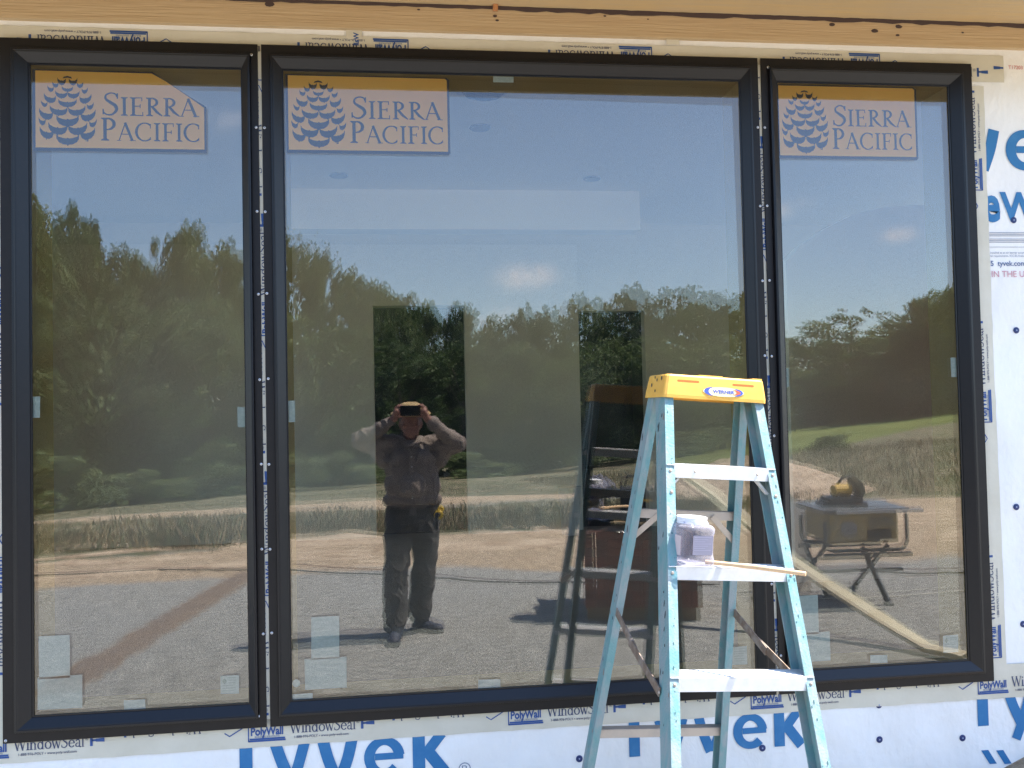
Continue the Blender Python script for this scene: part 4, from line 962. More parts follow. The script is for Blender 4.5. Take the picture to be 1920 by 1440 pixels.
# rear cross bars with diagonal braces
def rear(a_frac, t): 
    aL = E_-RL*t+.004; aR = LC-E_+RL*t-.004; return aL+(aR-aL)*a_frac, -DC+.062-SB*t
for t, br in ((.385, True), (1.145, False), (1.50, False)):
    (aL, b0), (aR, _) = rear(0, t), rear(1, t); mb = MB()
    mb.box((aL+.002, b0-.046, -t-.014), (aR-.002, b0-.043, -t+.016), 0, LTv); mb.box((aL+.002, b0-.043, -t+.013), (aR-.002, b0-.010, -t+.016), 0, LTv); mb.box((aL+.002, b0-.012, -t-.012), (aR-.002, b0-.0095, -t+.0128), 0, LTv)
    mb.build('cross_bar', [M_aluw], ladder)
    if br:
        for f0, f1, t1 in ((.24, .02, .47), (.74, .97, .47)):
            a0, b1 = rear(f0, t); a1, b2 = rear(f1, t1); mb = MB()
            p0, p1 = LT(a0, b1-.008, -t), LT(a1, b2-.008, -t1); d = (p1-p0).normalized(); w_ = d.cross(LF_).normalized()*.0095; f_ = LF_*.002
            mb.add([p0-w_-f_, p0+w_-f_, p0+w_+f_, p0-w_+f_, p1-w_-f_, p1+w_-f_, p1+w_+f_, p1-w_+f_], [(3, 2, 1, 0), (4, 5, 6, 7), (0, 1, 5, 4), (1, 2, 6, 5), (2, 3, 7, 6), (3, 0, 4, 7)])
            mb.build('cross_brace', [M_aluw], ladder); rivet(LT(a0, b1-.0055, -t), LF_, .004)
# spreaders (hinged in the middle)
for sgn, aF, aB in ((1, E_-SL*.80+.001, E_-RL*.62+.008), (-1, LC-E_+SL*.80-.004, LC-E_+RL*.62-.008)):
    tb, tf = .735, .795
    pB = LT(aB-sgn*.004, -DC+.03-SB*tb, -.700); pF = LT(aF-sgn*.001+(.0 if sgn > 0 else 0), SF*tf-.06, -tf-.045); mid = pB.lerp(pF, .47)-LU*.012
    for a, b_, nm in ((pB, mid+(pF-pB).normalized()*.03, 0), (mid-(pF-pB).normalized()*.03, pF, .004)):
        mb = MB(); d = (b_-a).normalized(); w_ = d.cross(LR).normalized()*.0135; f_ = LR*.0018*sgn; off = LR*(-sgn)*(.004+nm); a2 = a+off; b2 = b_+off
        mb.add([a2-w_-f_, a2+w_-f_, a2+w_+f_, a2-w_+f_, b2-w_-f_, b2+w_-f_, b2+w_+f_, b2-w_+f_], [(3, 2, 1, 0), (4, 5, 6, 7), (0, 1, 5, 4), (1, 2, 6, 5), (2, 3, 7, 6), (3, 0, 4, 7)])
        mb.build('spreader', [M_strap], ladder)
        rivet(a2 if nm == 0 else b2, LR*-sgn, .005)
# torn paper remnants on the rail web
mb = MB(); a_ = lambda t: E_-SL*t-.0006
for t0, t1, b0, b1 in ((.085, .185, -.035, -.072),):
    pts = [(t0, b0), (t0+.03, b0-.006), (t1, b1), (t1-.02, b1+.003), (t0+.035, b1+.030)]
    mb.add([LT(a_(t), SF*t-.010+b, -t) for t, b in pts], [(0, 1, 2, 3, 4)])
mb.build('torn_sticker', [mat('paper_scrap', (.45, .38, .38), .7)], ladder)

M_grime = mat('grime', (.055, .07, .07), .8); M_worn = mat('worn_fibre', (.30, .20, .15), .8)
rs = random.Random(12)
for side, a0, sl_, b0, dr_ in ((1, E_, -SL, lambda t: SF*t-.010, .0774), (1, E_+.002, -RL, lambda t: -DC+.064-SB*t, .052)):
    mb = MB()
    for _ in range(26):
        t = rs.uniform(.05, 1.6); u = rs.uniform(.008, dr_-.008); r_ = rs.uniform(.0012, .0045); st = rs.uniform(1, 4)
        mb.add([LT(a0+sl_*(t+r_*st*math.sin(q))-.0007, b0(t)-u+r_*math.cos(q)*(1+.3*math.sin(3*q)), -t-r_*st*math.sin(q)) for q in np.linspace(0, 2*PI, 9)[:-1]], [tuple(range(8))], 0 if rs.random() < .7 else 1)
    tag(mb.build('rail_stains', [M_grime, M_worn], ladder), kind='stuff')
mb = MB()
for sd_, a0, sl_ in ((1, E_, -SL), (-1, LC-E_, SL)):
    for _ in range(40):
        t = rs.uniform(.03, 1.6); u = rs.uniform(.004, .025); r_ = rs.uniform(.0008, .0024); st = rs.uniform(1, 3)
        mb.add([LT(a0+sl_*(t+r_*st*math.sin(q))+sd_*(u+r_*math.cos(q)), SF*(t+r_*st*math.sin(q))-.010+.0008, -t-r_*st*math.sin(q)) for q in np.linspace(0, 2*PI, 7)[:-1]], [tuple(range(6))], 0)
tag(mb.build('rail_specks', [mat('speck_teal_dark', (.05, .13, .14), .8)], ladder), kind='stuff')

# jar on the second step
t2 = (Q0+.3048)/NN; jb = SF*t2-.0085-.042; jc = -t2+.0206
jx = .055
T = Matrix.Translation(LT(jx, jb, jc)) @ Matrix((LR, -LF_, LU)).transposed().to_4x4() @ Matrix.Rotation(.15, 4, 'Z')
jar = thing('plastic_jar', LT(jx, jb, jc), 'clear plastic jar with white screw lid standing on a ladder step', 'jar')
def jmat():
    m = bpy.data.materials.new('clear_plastic'); m.use_nodes = True; n = m.node_tree.nodes; l = m.node_tree.links.new
    for x in list(n): n.remove(x)
    o = n.new('ShaderNodeOutputMaterial'); a = n.new('ShaderNodeBsdfTransparent'); a.inputs[0].default_value = (.93, .93, .97, 1)
    g = n.new('ShaderNodeBsdfPrincipled'); g.inputs['Base Color'].default_value = (.62, .60, .70, 1); g.inputs['Roughness'].default_value = .08
    lw = n.new('ShaderNodeLayerWeight'); lw.inputs[0].default_value = .42; mr = n.new('ShaderNodeMapRange'); l(lw.outputs['Facing'], mr.inputs[0]); mr.inputs['To Min'].default_value = .07; mr.inputs['To Max'].default_value = .7
    x = n.new('ShaderNodeMixShader'); l(mr.outputs[0], x.inputs[0]); l(a.outputs[0], x.inputs[1]); l(g.outputs[0], x.inputs[2]); l(x.outputs[0], o.inputs[0]); return m
JM = jmat()
mb = MB(); mb.lathe([(.050, .002), (.056, .006), (.058, .016), (.055, .028), (.0535, .040), (.0535, .085), (.056, .098), (.056, .108), (.050, .116), (.040, .120), (.040, .126)], n=40, T=T, sq=5)
mb.build('jar_body', [JM], jar, smooth=True)
mb = MB(); mb.lathe([(.0405, .119), (.0445, .119), (.0450, .122), (.0440, .124), (.0450, .127), (.0440, .129), (.0448, .132), (.0440, .134), (.0445, .138), (.0425, .1395), (.004, .1400)], n=40, T=T)
mb.build('lid', [M_lidw], jar)
mb = MB(); fz = -.0545
P3 = lambda u, v: T @ Vector((u, fz, v))
mb.add([P3(-.027, .034), P3(.040, .034), P3(.040, .090), P3(-.027, .090)], [(0, 1, 2, 3)], 0)
for i in range(7):
    z = .084-i*.0062; mb.add([T @ Vector((-.022, fz-.0004, z)), T @ Vector((.034-.01*(i % 3), fz-.0004, z)), T @ Vector((.034-.01*(i % 3), fz-.0004, z+.0013)), T @ Vector((-.022, fz-.0004, z+.0013))], [(0, 1, 2, 3)], 1)
mb.build('label', [mat('jar_label', (.21, .20, .26), .5), mat('jar_label_print', (.30, .29, .40), .6)], jar)
mb = MB()
mb.add([T @ Vector((x, y*1.0, z)) for x, y, z in ((-.0548, -.034, .03), (-.0548, -.002, .03), (-.0548, -.002, .086), (-.0548, -.034, .086))], [(0, 1, 2, 3)], 0)
g, w = sans('SCREWS', .02); mb.poly2([], None) if False else None
mb.build('side_label', [mat('jar_side_label', (.66, .52, .52), .5)], jar)
# dowel resting on the step and out past the rail
p0 = LT(.100, jb+.010, jc+.0085); x1, z1 = W(1511, 1076, 2.30)
pe = Vector((x1, 2.30, z1)); 
mb = MB(); mb.tube([p0, p0.lerp(pe, .5)+Vector((0, 0, .002)), pe], [.0062, .0066, .0064], 12)
tag(mb.build('wooden_dowel', [M_dowel], smooth=False, auto=.6), 'thin wooden stick lying from the jar out past the right ladder rail', 'stick')

# ================================================================== PERSON WITH THE PHONE
M_skin = mat('skin', (.30, .135, .095), .55, noise=(18, .4, .7, (.25, .10, .07)))
M_shirt = mat('work_shirt', (.225, .18, .155), .85, noise=(6, .4, .7, (.185, .148, .13)), bump=(60, .4, .006))
M_trou = mat('work_trousers', (.055, .052, .05), .9, noise=(9, .42, .7, (.085, .078, .072)), bump=(18, .6, .012))
M_boot = mat('boot_navy', (.045, .055, .085), .6)
M_straw = mat('straw', (.40, .27, .12), .8, noise=((6, 6, 120), .4, .6, (.42, .29, .13)))
def ell(bm, c, s, rot=None, seg=20):
    q = bmesh.ops.create_uvsphere(bm, u_segments=seg, v_segments=seg//2+2, radius=1)
    Mx = Matrix.Translation(c) @ (rot.to_matrix().to_4x4() if rot else Matrix.Identity(4)) @ Matrix.Diagonal((*s, 1))
    bmesh.ops.transform(bm, matrix=Mx, verts=q['verts'])
def limb(bm, p0, p1, r0, r1, seg=14, flat=1.0):
    p0, p1 = Vector(p0), Vector(p1); d = p1-p0; L_ = d.length
    q = bmesh.ops.create_cone(bm, cap_ends=True, segments=seg, radius1=r0, radius2=r1, depth=L_)
    Mx = Matrix.Translation((p0+p1)/2) @ d.to_track_quat('Z', 'Y').to_matrix().to_4x4()
    bmesh.ops.transform(bm, matrix=Mx, verts=q['verts'])
    ell(bm, p0, (r0, r0, r0), seg=seg); ell(bm, p1, (r1, r1, r1), seg=seg)
def chain(bm, pts, rs, seg=14):
    for i in range(len(pts)-1): limb(bm, pts[i], pts[i+1], rs[i], rs[i+1], seg)
def fuse(bm, name, m, vox, parent=None, smooth=4, fold=0, fscale=.08):
    me = bpy.data.meshes.new(name); bm.to_mesh(me); bm.free(); o = bpy.data.objects.new(name, me); COL.objects.link(o); me.materials.append(m)
    r_ = o.modifiers.new('r', 'REMESH'); r_.mode = 'VOXEL'; r_.voxel_size = vox; r_.use_smooth_shade = True
    s_ = o.modifiers.new('s', 'SMOOTH'); s_.iterations = smooth; s_.factor = .5
    dg = bpy.context.evaluated_depsgraph_get(); ne = bpy.data.meshes.new_from_object(o.evaluated_get(dg)); o.modifiers.clear(); old = o.data; o.data = ne; bpy.data.meshes.remove(old); ne.name = name
    if fold:                                # cloth creases: ridged noise stretched along the hang of the cloth
        nr_ = [v.normal.copy() for v in ne.vertices]
        for v, q in zip(ne.vertices, nr_):
            c = v.co; w_ = Vector((mnoise.noise(c*5), mnoise.noise(c*5+Vector((7, 1, 3))), mnoise.noise(c*5+Vector((2, 9, 4)))))*.35
            p = Vector((c.x*fscale[0], c.y*fscale[0], c.z*fscale[1]))+w_*3
            r1 = (1-abs(mnoise.noise(p)))**4; r2 = (1-abs(mnoise.noise(p*2.3+Vector((5, 5, 5)))))**4
            v.co += q*(fold*(r1-.45)+fold*.4*(r2-.45)+.012*mnoise.noise(c*7))
    ne.polygons.foreach_set('use_smooth', [True]*len(ne.polygons))
    if parent: o.parent = parent
    return o
HX = .0
HC = Vector((.0, -.150, 1.588))                           # head centre
EL, ER = Vector((-.380, -.10, 1.468)), Vector((.345, -.12, 1.432))   # elbows
WLp, WRp = Vector((-.118, -.045, 1.625)), Vector((.118, -.045, 1.625)) # wrists
SHL, SHR = Vector((-.180, -.20, 1.425)), Vector((.180, -.21, 1.42))
K1, K2 = Vector((-.135, -.12, .49)), Vector((.075, -.25, .50)); A1, A2 = Vector((-.145, -.10, .10)), Vector((.035, -.33, .10))
H1, H2 = Vector((-.095, -.20, .88)), Vector((.095, -.22, .88))
bm = bmesh.new()
ell(bm, HC, (.076, .096, .112)); ell(bm, HC+Vector((0, .045, -.062)), (.052, .05, .05)); ell(bm, HC+Vector((0, -.02, .03)), (.080, .092, .09))
ell(bm, HC+Vector((0, .06, -.092)), (.030, .030, .024)); limb(bm, HC+Vector((0, .090, .008)), HC+Vector((0, .108, -.022)), .009, .015); ell(bm, HC+Vector((0, .084, -.052)), (.026, .014, .008)); ell(bm, HC+Vector((0, .083, -.064)), (.022, .014, .008))
for s in (-1, 1):
    ell(bm, HC+Vector((s*.079, -.005, -.008)), (.010, .020, .032)); ell(bm, HC+Vector((s*.032, .086, .012)), (.013, .010, .009)); ell(bm, HC+Vector((s*.045, .062, -.02)), (.022, .026, .020)); ell(bm, HC+Vector((s*.030, .092, .028)), (.022, .008, .006))
limb(bm, HC+Vector((0, -.03, -.07)), (0, -.20, 1.42), .058, .064)
ell(bm, (0, -.205, 1.25), (.17, .11, .2)); ell(bm, (0, -.21, 1.0), (.16, .11, .18))
for sh, e, w_ in ((SHL, EL, WLp), (SHR, ER, WRp)):
    limb(bm, (0, -.2, 1.38), sh, .07, .06); chain(bm, [sh, e, w_], [.052, .042, .028])
for h, k, a in ((H1, K1, A1), (H2, K2, A2)): limb(bm, (0, -.2, .95), h, .09, .085); chain(bm, [h, k, a], [.08, .052, .038])
# hands: palm, four curled fingers round the phone's end, thumb below
for s, w_ in ((-1, WLp), (1, WRp)):
    pc_ = Vector((s*.098, -.028, 1.672)); limb(bm, w_, pc_, .026, .028); ell(bm, pc_, (.020, .016, .040), Euler((0, s*.35, 0)))
    for i, (ln_, dz) in enumerate(((.030, .030), (.034, .040), (.031, .049), (.024, .057))):
        b0 = pc_+Vector((s*.004, -.002, dz*.55)); k1 = pc_+Vector((-s*(.006+.003*i), .006-.002*i, dz*.62+.016)); k2 = k1+Vector((-s*ln_*.75, .001, .001-.002*i)); k3 = k2+Vector((-s*ln_*.45, -.003, -.006))
        chain(bm, [b0, k1, k2, k3], [.0095, .0088, .0080, .0070], 8)
    chain(bm, [pc_+Vector((s*.004, 0, -.022)), pc_+Vector((-s*.016, .002, -.034)), pc_+Vector((-s*.040, -.002, -.033))], [.013, .011, .008], 8)
person = fuse(bm, 'person', M_skin, .0045, smooth=3)
tag(person, 'person in straw hat, tan shirt and black trousers holding up a phone with both hands', 'person')
# shirt
bm = bmesh.new()
ell(bm, (0, -.205, 1.27), (.205, .135, .19)); ell(bm, (.0, -.195, 1.12), (.212, .150, .17)); ell(bm, (.0, -.20, 1.01), (.218, .150, .085)); ell(bm, (0, -.20, 1.41), (.150, .095, .065)); ell(bm, (-.085, -.135, 1.30), (.085, .075, .10)); ell(bm, (.085, -.135, 1.30), (.085, .075, .10)); ell(bm, (0, -.15, 1.12), (.15, .13, .13))
for sh, e, w_ in ((SHL, EL, WLp), (SHR, ER, WRp)):
    limb(bm, (0, -.21, 1.37), sh, .095, .082); chain(bm, [sh, sh.lerp(e, .55)+Vector((0, 0, -.012)), e, e.lerp(w_, .5)+Vector((0, 0, -.01)), e.lerp(w_, .86)], [.082, .078, .066, .056, .043])
    limb(bm, sh+Vector((0, 0, -.10)), sh.lerp(e, .5)+Vector((0, 0, -.035)), .085, .06)
shirt = fuse(bm, 'shirt', M_shirt, .008, person, smooth=4, fold=.016, fscale=(11, 5))
mb = MB()
ns = 22; pr = []
for zz, rx, ry in ((1.445, .085, .080), (1.492, .076, .074), (1.490, .086, .082), (1.445, .105, .098)):
    pr.append([(rx*math.cos(a), -.195+ry*math.sin(a)+(.012 if math.sin(a) > 0 else 0), zz-(.03 if math.sin(a) > .8 else 0)) for a in np.linspace(0, 2*PI, ns+1)[:-1]])
mb.add([p for q in pr for p in q], [(i*ns+k, i*ns+(k+1) % ns, (i+1)*ns+(k+1) % ns, (i+1)*ns+k) for i in range(3) for k in range(ns)]); mb.build('collar', [M_shirt], person, smooth=True)
for s in (-1, 1):
    mb = MB(); mb.box((s*.095-.05, -.075, 1.225), (s*.095+.05, -.058, 1.265), bev=.004); mb.box((s*.095-.048, -.073, 1.13), (s*.095+.048, -.062, 1.227), bev=.004); mb.build('shirt_pocket', [M_shirt], shirt)
mb = MB(); mb.box((-.016, -.062, .99), (.016, -.044, 1.36), bev=.003)
for i in range(5): mb.tube([(0, -.046, 1.04+i*.075), (0, -.041, 1.04+i*.075)], .006, 8, 1)
mb.build('button_placket', [M_shirt, M_screw], shirt)
# short hair round the back and sides
bm = bmesh.new(); ell(bm, HC+Vector((0, -.022, .018)), (.085, .094, .092)); ell(bm, HC+Vector((0, -.045, -.03)), (.070, .062, .05))
fuse(bm, 'hair', mat('hair_grey', (.12, .10, .085), .8, bump=(90, .8, .006)), .006, person, smooth=2)
M_tubem_b = mat('buckle_dull', (.16, .15, .14), .5, metal=.4)
# trousers, belt, boots
bm = bmesh.new(); ell(bm, (0, -.205, .90), (.195, .135, .12))
for h, k, a in ((H1, K1, A1), (H2, K2, A2)):
    chain(bm, [h, h.lerp(k, .5), k, k.lerp(a, .55), a+Vector((0, 0, .03))], [.115, .108, .092, .090, .088])
    ell(bm, a+Vector((0, .01, .02)), (.080, .085, .035))
fuse(bm, 'trousers', M_trou, .008, person, smooth=4, fold=.016, fscale=(8, 6))
mb = MB(); mb.add([(rx*math.cos(a), -.205+ry*math.sin(a), z) for rx, ry, z in ((.196, .142, .915), (.203, .148, .918), (.203, .148, .952), (.196, .142, .955)) for a in np.linspace(0, 2*PI, 41)[:-1]], [(i*40+k, i*40+(k+1) % 40, (i+1)*40+(k+1) % 40, (i+1)*40+k) for i in range(3) for k in range(40)])
mb.box((-.025, -.062, .912), (.025, -.052, .958), 1, bev=.003); mb.build('belt', [mat('belt_leather', (.02, .016, .014), .5), M_tubem_b], person)
for a, ang, ln_ in ((A1, .05, .27), (A2, -1.02, .28)):
    bm = bmesh.new(); d = Vector((math.sin(-ang), math.cos(ang), 0)); h_ = Vector((a.x, a.y, 0))
    R_ = Euler((0, 0, ang))
    ell(bm, h_+Vector((0, 0, .085)), (.050, .055, .075)); ell(bm, h_+Vector((0, 0, .035))-d*.02, (.042, .05, .034)); ell(bm, h_+d*.07+Vector((0, 0, .042)), (.045, .085, .040), R_); ell(bm, h_+d*.145+Vector((0, 0, .034)), (.047, .062, .034), R_)
    o = fuse(bm, 'boot', M_boot, .006, person, smooth=3)
    mb = MB(); pts = []
    for u, w_ in ((-.075, .020), (-.068, .036), (-.03, .042), (.03, .038), (.09, .046), (.15, .050), (.19, .040), (.207, .018)): pts.append((u, w_))
    side = Vector((d.y, -d.x, 0)); vs = []
    for z in (-.002, .018):
        vs += [h_+d*u+side*w_+Vector((0, 0, z)) for u, w_ in pts] + [h_+d*u-side*w_+Vector((0, 0, z)) for u, w_ in pts[::-1]]
    n = len(pts)*2; mb.add(vs, [tuple(range(n))[::-1], tuple(range(n, 2*n))]+[(k, (k+1) % n, n+(k+1) % n, n+k) for k in range(n)]); mb.build('sole', [M_rub], o)
# hat
Th = Matrix.Translation(HC+Vector((0, -.005, .082))) @ Matrix.Rotation(-.16, 4, 'X')
mb = MB(); mb.lathe([(.150, -.012), (.148, -.006), (.110, .002), (.086, .004), (.083, .035), (.076, .058), (.055, .070), (.03, .066), (.002, .062)], n=40, T=Th); mb.build('straw_hat', [M_straw], person, smooth=True)
mb = MB(); mb.lathe([(.0875, .004), (.0885, .010), (.0865, .024), (.0850, .025)], n=40, T=Th); mb.build('hat_band', [mat('hat_band', (.12, .07, .04), .8)], person, smooth=True)
# phone just behind the taking lens, and the tape measure on the belt
ph = thing('phone', (0, -.012, EYE), 'black phone held up sideways in front of the face of the person', 'phone')
mb = MB(); mb.box((-.074, -.0165, EYE-.038), (.074, -.0075, EYE+.038), bev=.0035); mb.build('phone_case', [mat('phone_black', (.006, .006, .007), .25)], ph)
mb = MB(); mb.box((-.070, -.0175, EYE-.034), (.070, -.0168, EYE+.034)); mb.build('screen', [mat('phone_screen', (.01, .012, .016), .1)], ph)
mb = MB(); mb.tube([(.0, -.0074, EYE), (.0, -.0062, EYE)], [.0065, .006], 16); mb.build('lens', [mat('lens_glass', (.004, .004, .01), .05)], ph)
tm = thing('tape_measure', (.19, -.10, .90), 'yellow and black tape measure clipped to the belt of the person', 'tape measure')
mb = MB(); mb.lathe([(.030, -.014), (.034, -.010), (.034, .010), (.030, .014)], n=20, T=Matrix.Translation((.188, -.075, .905)) @ Matrix.Rotation(PI/2, 4, 'X')); mb.build('case', [mat('tape_yellow', (.75, .50, .03), .45)], tm, smooth=False)
mb = MB(); mb.box((.160, -.062, .870), (.185, -.056, .925), bev=.002); mb.lathe([(.014, 0), (.014, .003), (.002, .004)], n=14, T=Matrix.Translation((.188, -.061, .905)) @ Matrix.Rotation(-PI/2, 4, 'X')); mb.build('grip', [M_rub], tm)
mb = MB(); mb.lathe([(.020, -.010), (.024, 0), (.020, .010)], n=16, T=Matrix.Translation((.205, -.085, .945)) @ Matrix.Rotation(PI/2, 4, 'X')); mb.build('clip', [bpy.data.materials['tape_yellow']], tm)

# ================================================================== BRICK CUBE AND THE THINGS ON IT
bl, brr = G(1098, 1165), G(1339, 1176)
ang = math.atan2((brr-bl).y, (brr-bl).x)*.55; Wb = (brr-bl).length*.93
TB = Matrix.Translation((bl.x, bl.y, 0)) @ Matrix.Rotation(ang, 4, 'Z')
stack = thing('brick_stack', (bl.x, bl.y, 0), 'waist-high cube of red bricks on bearers, mirrored behind the ladder', 'brick stack')
mb = MB(); R3 = random.Random(9); bw, bh, bd = Wb/10, .0665, .21
for j in range(9):
    for i in range(10):
        for k in range(4):
            if 0 < i < 9 and 0 < j < 8 and 0 < k < 3: continue
            u = R3.uniform(-.004, .004); v = R3.uniform(-.003, .003)
            mb.box((i*bw+.004, -k*bd-bd+.003+u, .10+j*bh+.003), ((i+1)*bw-.004, -k*bd-.003+u, .10+(j+1)*bh-.003), 0 if R3.random() < .7 else 1, TB)
mb.build('bricks', [mat('brick_red', (.24, .088, .06), .85, noise=(16, .4, .7, (.17, .062, .045))), mat('brick_brown', (.15, .07, .055), .85)], stack)
for i in range(3):
    mb = MB(); mb.box((.02, -.12-i*.33, 0), (Wb-.02, -.03-i*.33, .098), 0, TB, bev=.004); mb.build('bearer', [mat('bearer_wood', (.25, .19, .12), .85)], stack)
def torn(bmx, cx, cy, z0, rx, ry, amp, seed, n=34):
    r = random.Random(seed); vs = []; ph = [r.uniform(0, 6) for _ in range(6)]
    for j in range(n+1):
        for i in range(n+1):
            u, v = i/n*2-1, j/n*2-1
            h = amp*(abs(math.sin(u*5+ph[0]+2*math.sin(v*3+ph[1])))*.5+abs(math.sin(v*7+u*2+ph[2]))*.3+r.random()*.25)*(1-.5*(u*u+v*v))
            edge = max(abs(u), abs(v)); drop = max(0, edge-.82)*amp*2.2
            vs.append(TB @ Vector((cx+u*rx*(1+.05*math.sin(9*v+ph[3])), cy+v*ry*(1+.05*math.sin(8*u+ph[4])), z0+h-drop)))
    bmx.add(vs, [(j*(n+1)+i, j*(n+1)+i+1, (j+1)*(n+1)+i+1, (j+1)*(n+1)+i) for j in range(n) for i in range(n)])
ZTOP = .10+9*bh
mb = MB(); torn(mb, Wb*.5, -.42, ZTOP+.015, Wb*.53, .44, .10, 3); tag(mb.build('plastic_sheet', [mat('black_plastic', (.045, .035, .035), .22, noise=(7, .5, .7, (.16, .07, .055)))]), 'crumpled dark plastic sheet draped over the top of the brick cube', 'plastic sheet')
# clear blue crate of fittings with a shiny bag on top
cr = thing('storage_box', TB @ Vector((.02, -.25, ZTOP+.06)), 'blue and clear storage box on the left end of the brick cube', 'storage box')
zc = ZTOP+.09
mb = MB(); mb.box((-.02, -.34, zc), (.24, -.06, zc+.055), 0, TB, bev=.006); mb.build('tray', [mat('tray_blue', (.07, .12, .40), .35)], cr)
mb = MB(); mb.box((.0, -.32, zc+.056), (.22, -.08, zc+.20), 0, TB, bev=.01); mb.build('tub', [mat('tub_smoke', (.16, .15, .10), .2)], cr)
mb = MB(); mb.box((.0, -.075, zc+.10), (.10, -.072, zc+.17), 0, TB); mb.build('label', [mat('label_ochre', (.40, .28, .05), .6)], cr)
mb = MB(); torn(mb, .12, -.2, zc+.215, .15, .13, .14, 8, 26); tag(mb.build('plastic_bag', [mat('bag_silver', (.35, .34, .40), .16, noise=(9, .48, .56, (.05, .05, .06)))]), 'shiny crumpled silver bag heaped on the storage box', 'plastic bag')
tb = thing('tool_bag', TB @ Vector((.42, -.25, ZTOP)), 'black open tool bag beside the storage box on the bricks', 'tool bag')
mb = MB(); mb.box((.30, -.36, zc-.01), (.56, -.08, zc+.24), 0, TB, bev=.03); mb.build('bag_body', [mat('bag_black', (.014, .014, .015), .8)], tb)
mb = MB(); mb.tube([TB @ Vector((.33, -.2, zc+.22)), TB @ Vector((.36, -.2, zc+.33)), TB @ Vector((.50, -.2, zc+.33)), TB @ Vector((.53, -.2, zc+.22))], .011, 8); mb.build('handle', [M_rub], tb, smooth=True)
dr = thing('cordless_drill', TB @ Vector((.50, -.1, zc)), 'yellow and black cordless drill lying in front of the black tool bag', 'drill')
M_tooly = mat('tool_yellow', (.60, .36, .03), .5)
mb = MB(); mb.tube([TB @ Vector((.44, -.05, zc+.17)), TB @ Vector((.58, -.03, zc+.17))], [.035, .030], 12); mb.build('motor_housing', [M_tooly], dr, smooth=False)
mb = MB(); mb.tube([TB @ Vector((.58, -.03, zc+.17)), TB @ Vector((.63, -.025, zc+.17))], [.026, .012], 12); mb.build('chuck', [M_rub], dr)
mb = MB(); mb.tube([TB @ Vector((.49, -.045, zc+.15)), TB @ Vector((.48, -.045, zc+.05))], [.021, .024], 10); mb.box((.44, -.085, zc+.0), (.53, -.01, zc+.045), 0, TB, bev=.006); mb.build('grip', [M_rub], dr)
M_2x = mat('offcut_pine', (.52, .40, .25), .75, noise=((4, 30, 30), .4, .7, (.42, .31, .18)))
for i, (a, b_, z, L_, yaw, lab) in enumerate(((.24, -.02, .0, .40, .03, 'pale wood offcut sticking out lowest on top of the bricks'), (.26, -.05, .022, .36, -.04, 'pale wood offcut lying on the lowest offcut'), (.20, -.10, .045, .44, .02, 'uppermost of the three pale wood offcuts on the bricks'))):
    mb = MB(); mb.box((0, -.035, 0), (L_, .035, .019), 0, TB @ Matrix.Translation((a, b_, ZTOP+.06+z)) @ Matrix.Rotation(yaw, 4, 'Z'), bev=.002); tag(mb.build('wood_offcut', [M_2x]), lab, 'wood offcut', 'offcuts on the brick cube')
for i, (u, v, lab) in enumerate(((.62, -.08, 'loose brick on top of the cube, left of the other loose brick'), (.80, -.10, 'loose brick near the right end of the cube top'))):
    mb = MB(); mb.box((0, -.09, 0), (.19, 0, .06), 0, TB @ Matrix.Translation((u, v, ZTOP+.055)) @ Matrix.Rotation(.3-i*.7, 4, 'Z'), bev=.003); tag(mb.build('brick', [mat('brick_salmon', (.36, .15, .10), .85)]), lab, 'brick', 'loose bricks on the cube')

# long warped board leaning from the brick cube down to the gravel
cp = [GY(1292, 893, -.38), GY(1345, 928, -.20), GY(1400, 975, -.02), GY(1490, 1056, .22), GY(1545, 1093, .36), GY(1600, 1128, .52), GY(1650, 1160, .68), GY(1700, 1192, .84), GY(1740, 1219, .98), GY(1775, 1236, 1.08), GY(1810, 1254, 1.18)]
mb = MB(); vs = []
for i, p in enumerate(cp):
    t_ = (cp[min(i+1, len(cp)-1)]-cp[max(i-1, 0)]).normalized(); tw = .35+.5*math.sin(i*.5)*.4
    sd = t_.cross(Vector((0, 0, 1))).normalized(); up = sd.cross(t_); sd2 = sd*math.cos(tw)+up*math.sin(tw); up2 = up*math.cos(tw)-sd*math.sin(tw)
    wv = .043+.004*math.sin(i*1.3); p = Vector((p.x, p.y, max(p.z, .045)))
    vs += [p-sd2*wv-up2*.018, p+sd2*wv-up2*.018, p+sd2*wv+up2*.018, p-sd2*wv+up2*.018]
n = len(cp); mb.add(vs, [(4*i+k, 4*i+(k+1) % 4, 4*i+4+(k+1) % 4, 4*i+4+k) for i in range(n-1) for k in range(4)] + [(3, 2, 1, 0), tuple(4*n-4+k for k in range(4))])
tag(mb.build('timber_plank', [mat('fresh_pine', (.70, .64, .47), .7, noise=((3, 18, 18), .4, .7, (.54, .45, .28)))], auto=.7), 'long pale warped plank slanting down in front of the table saw', 'plank')

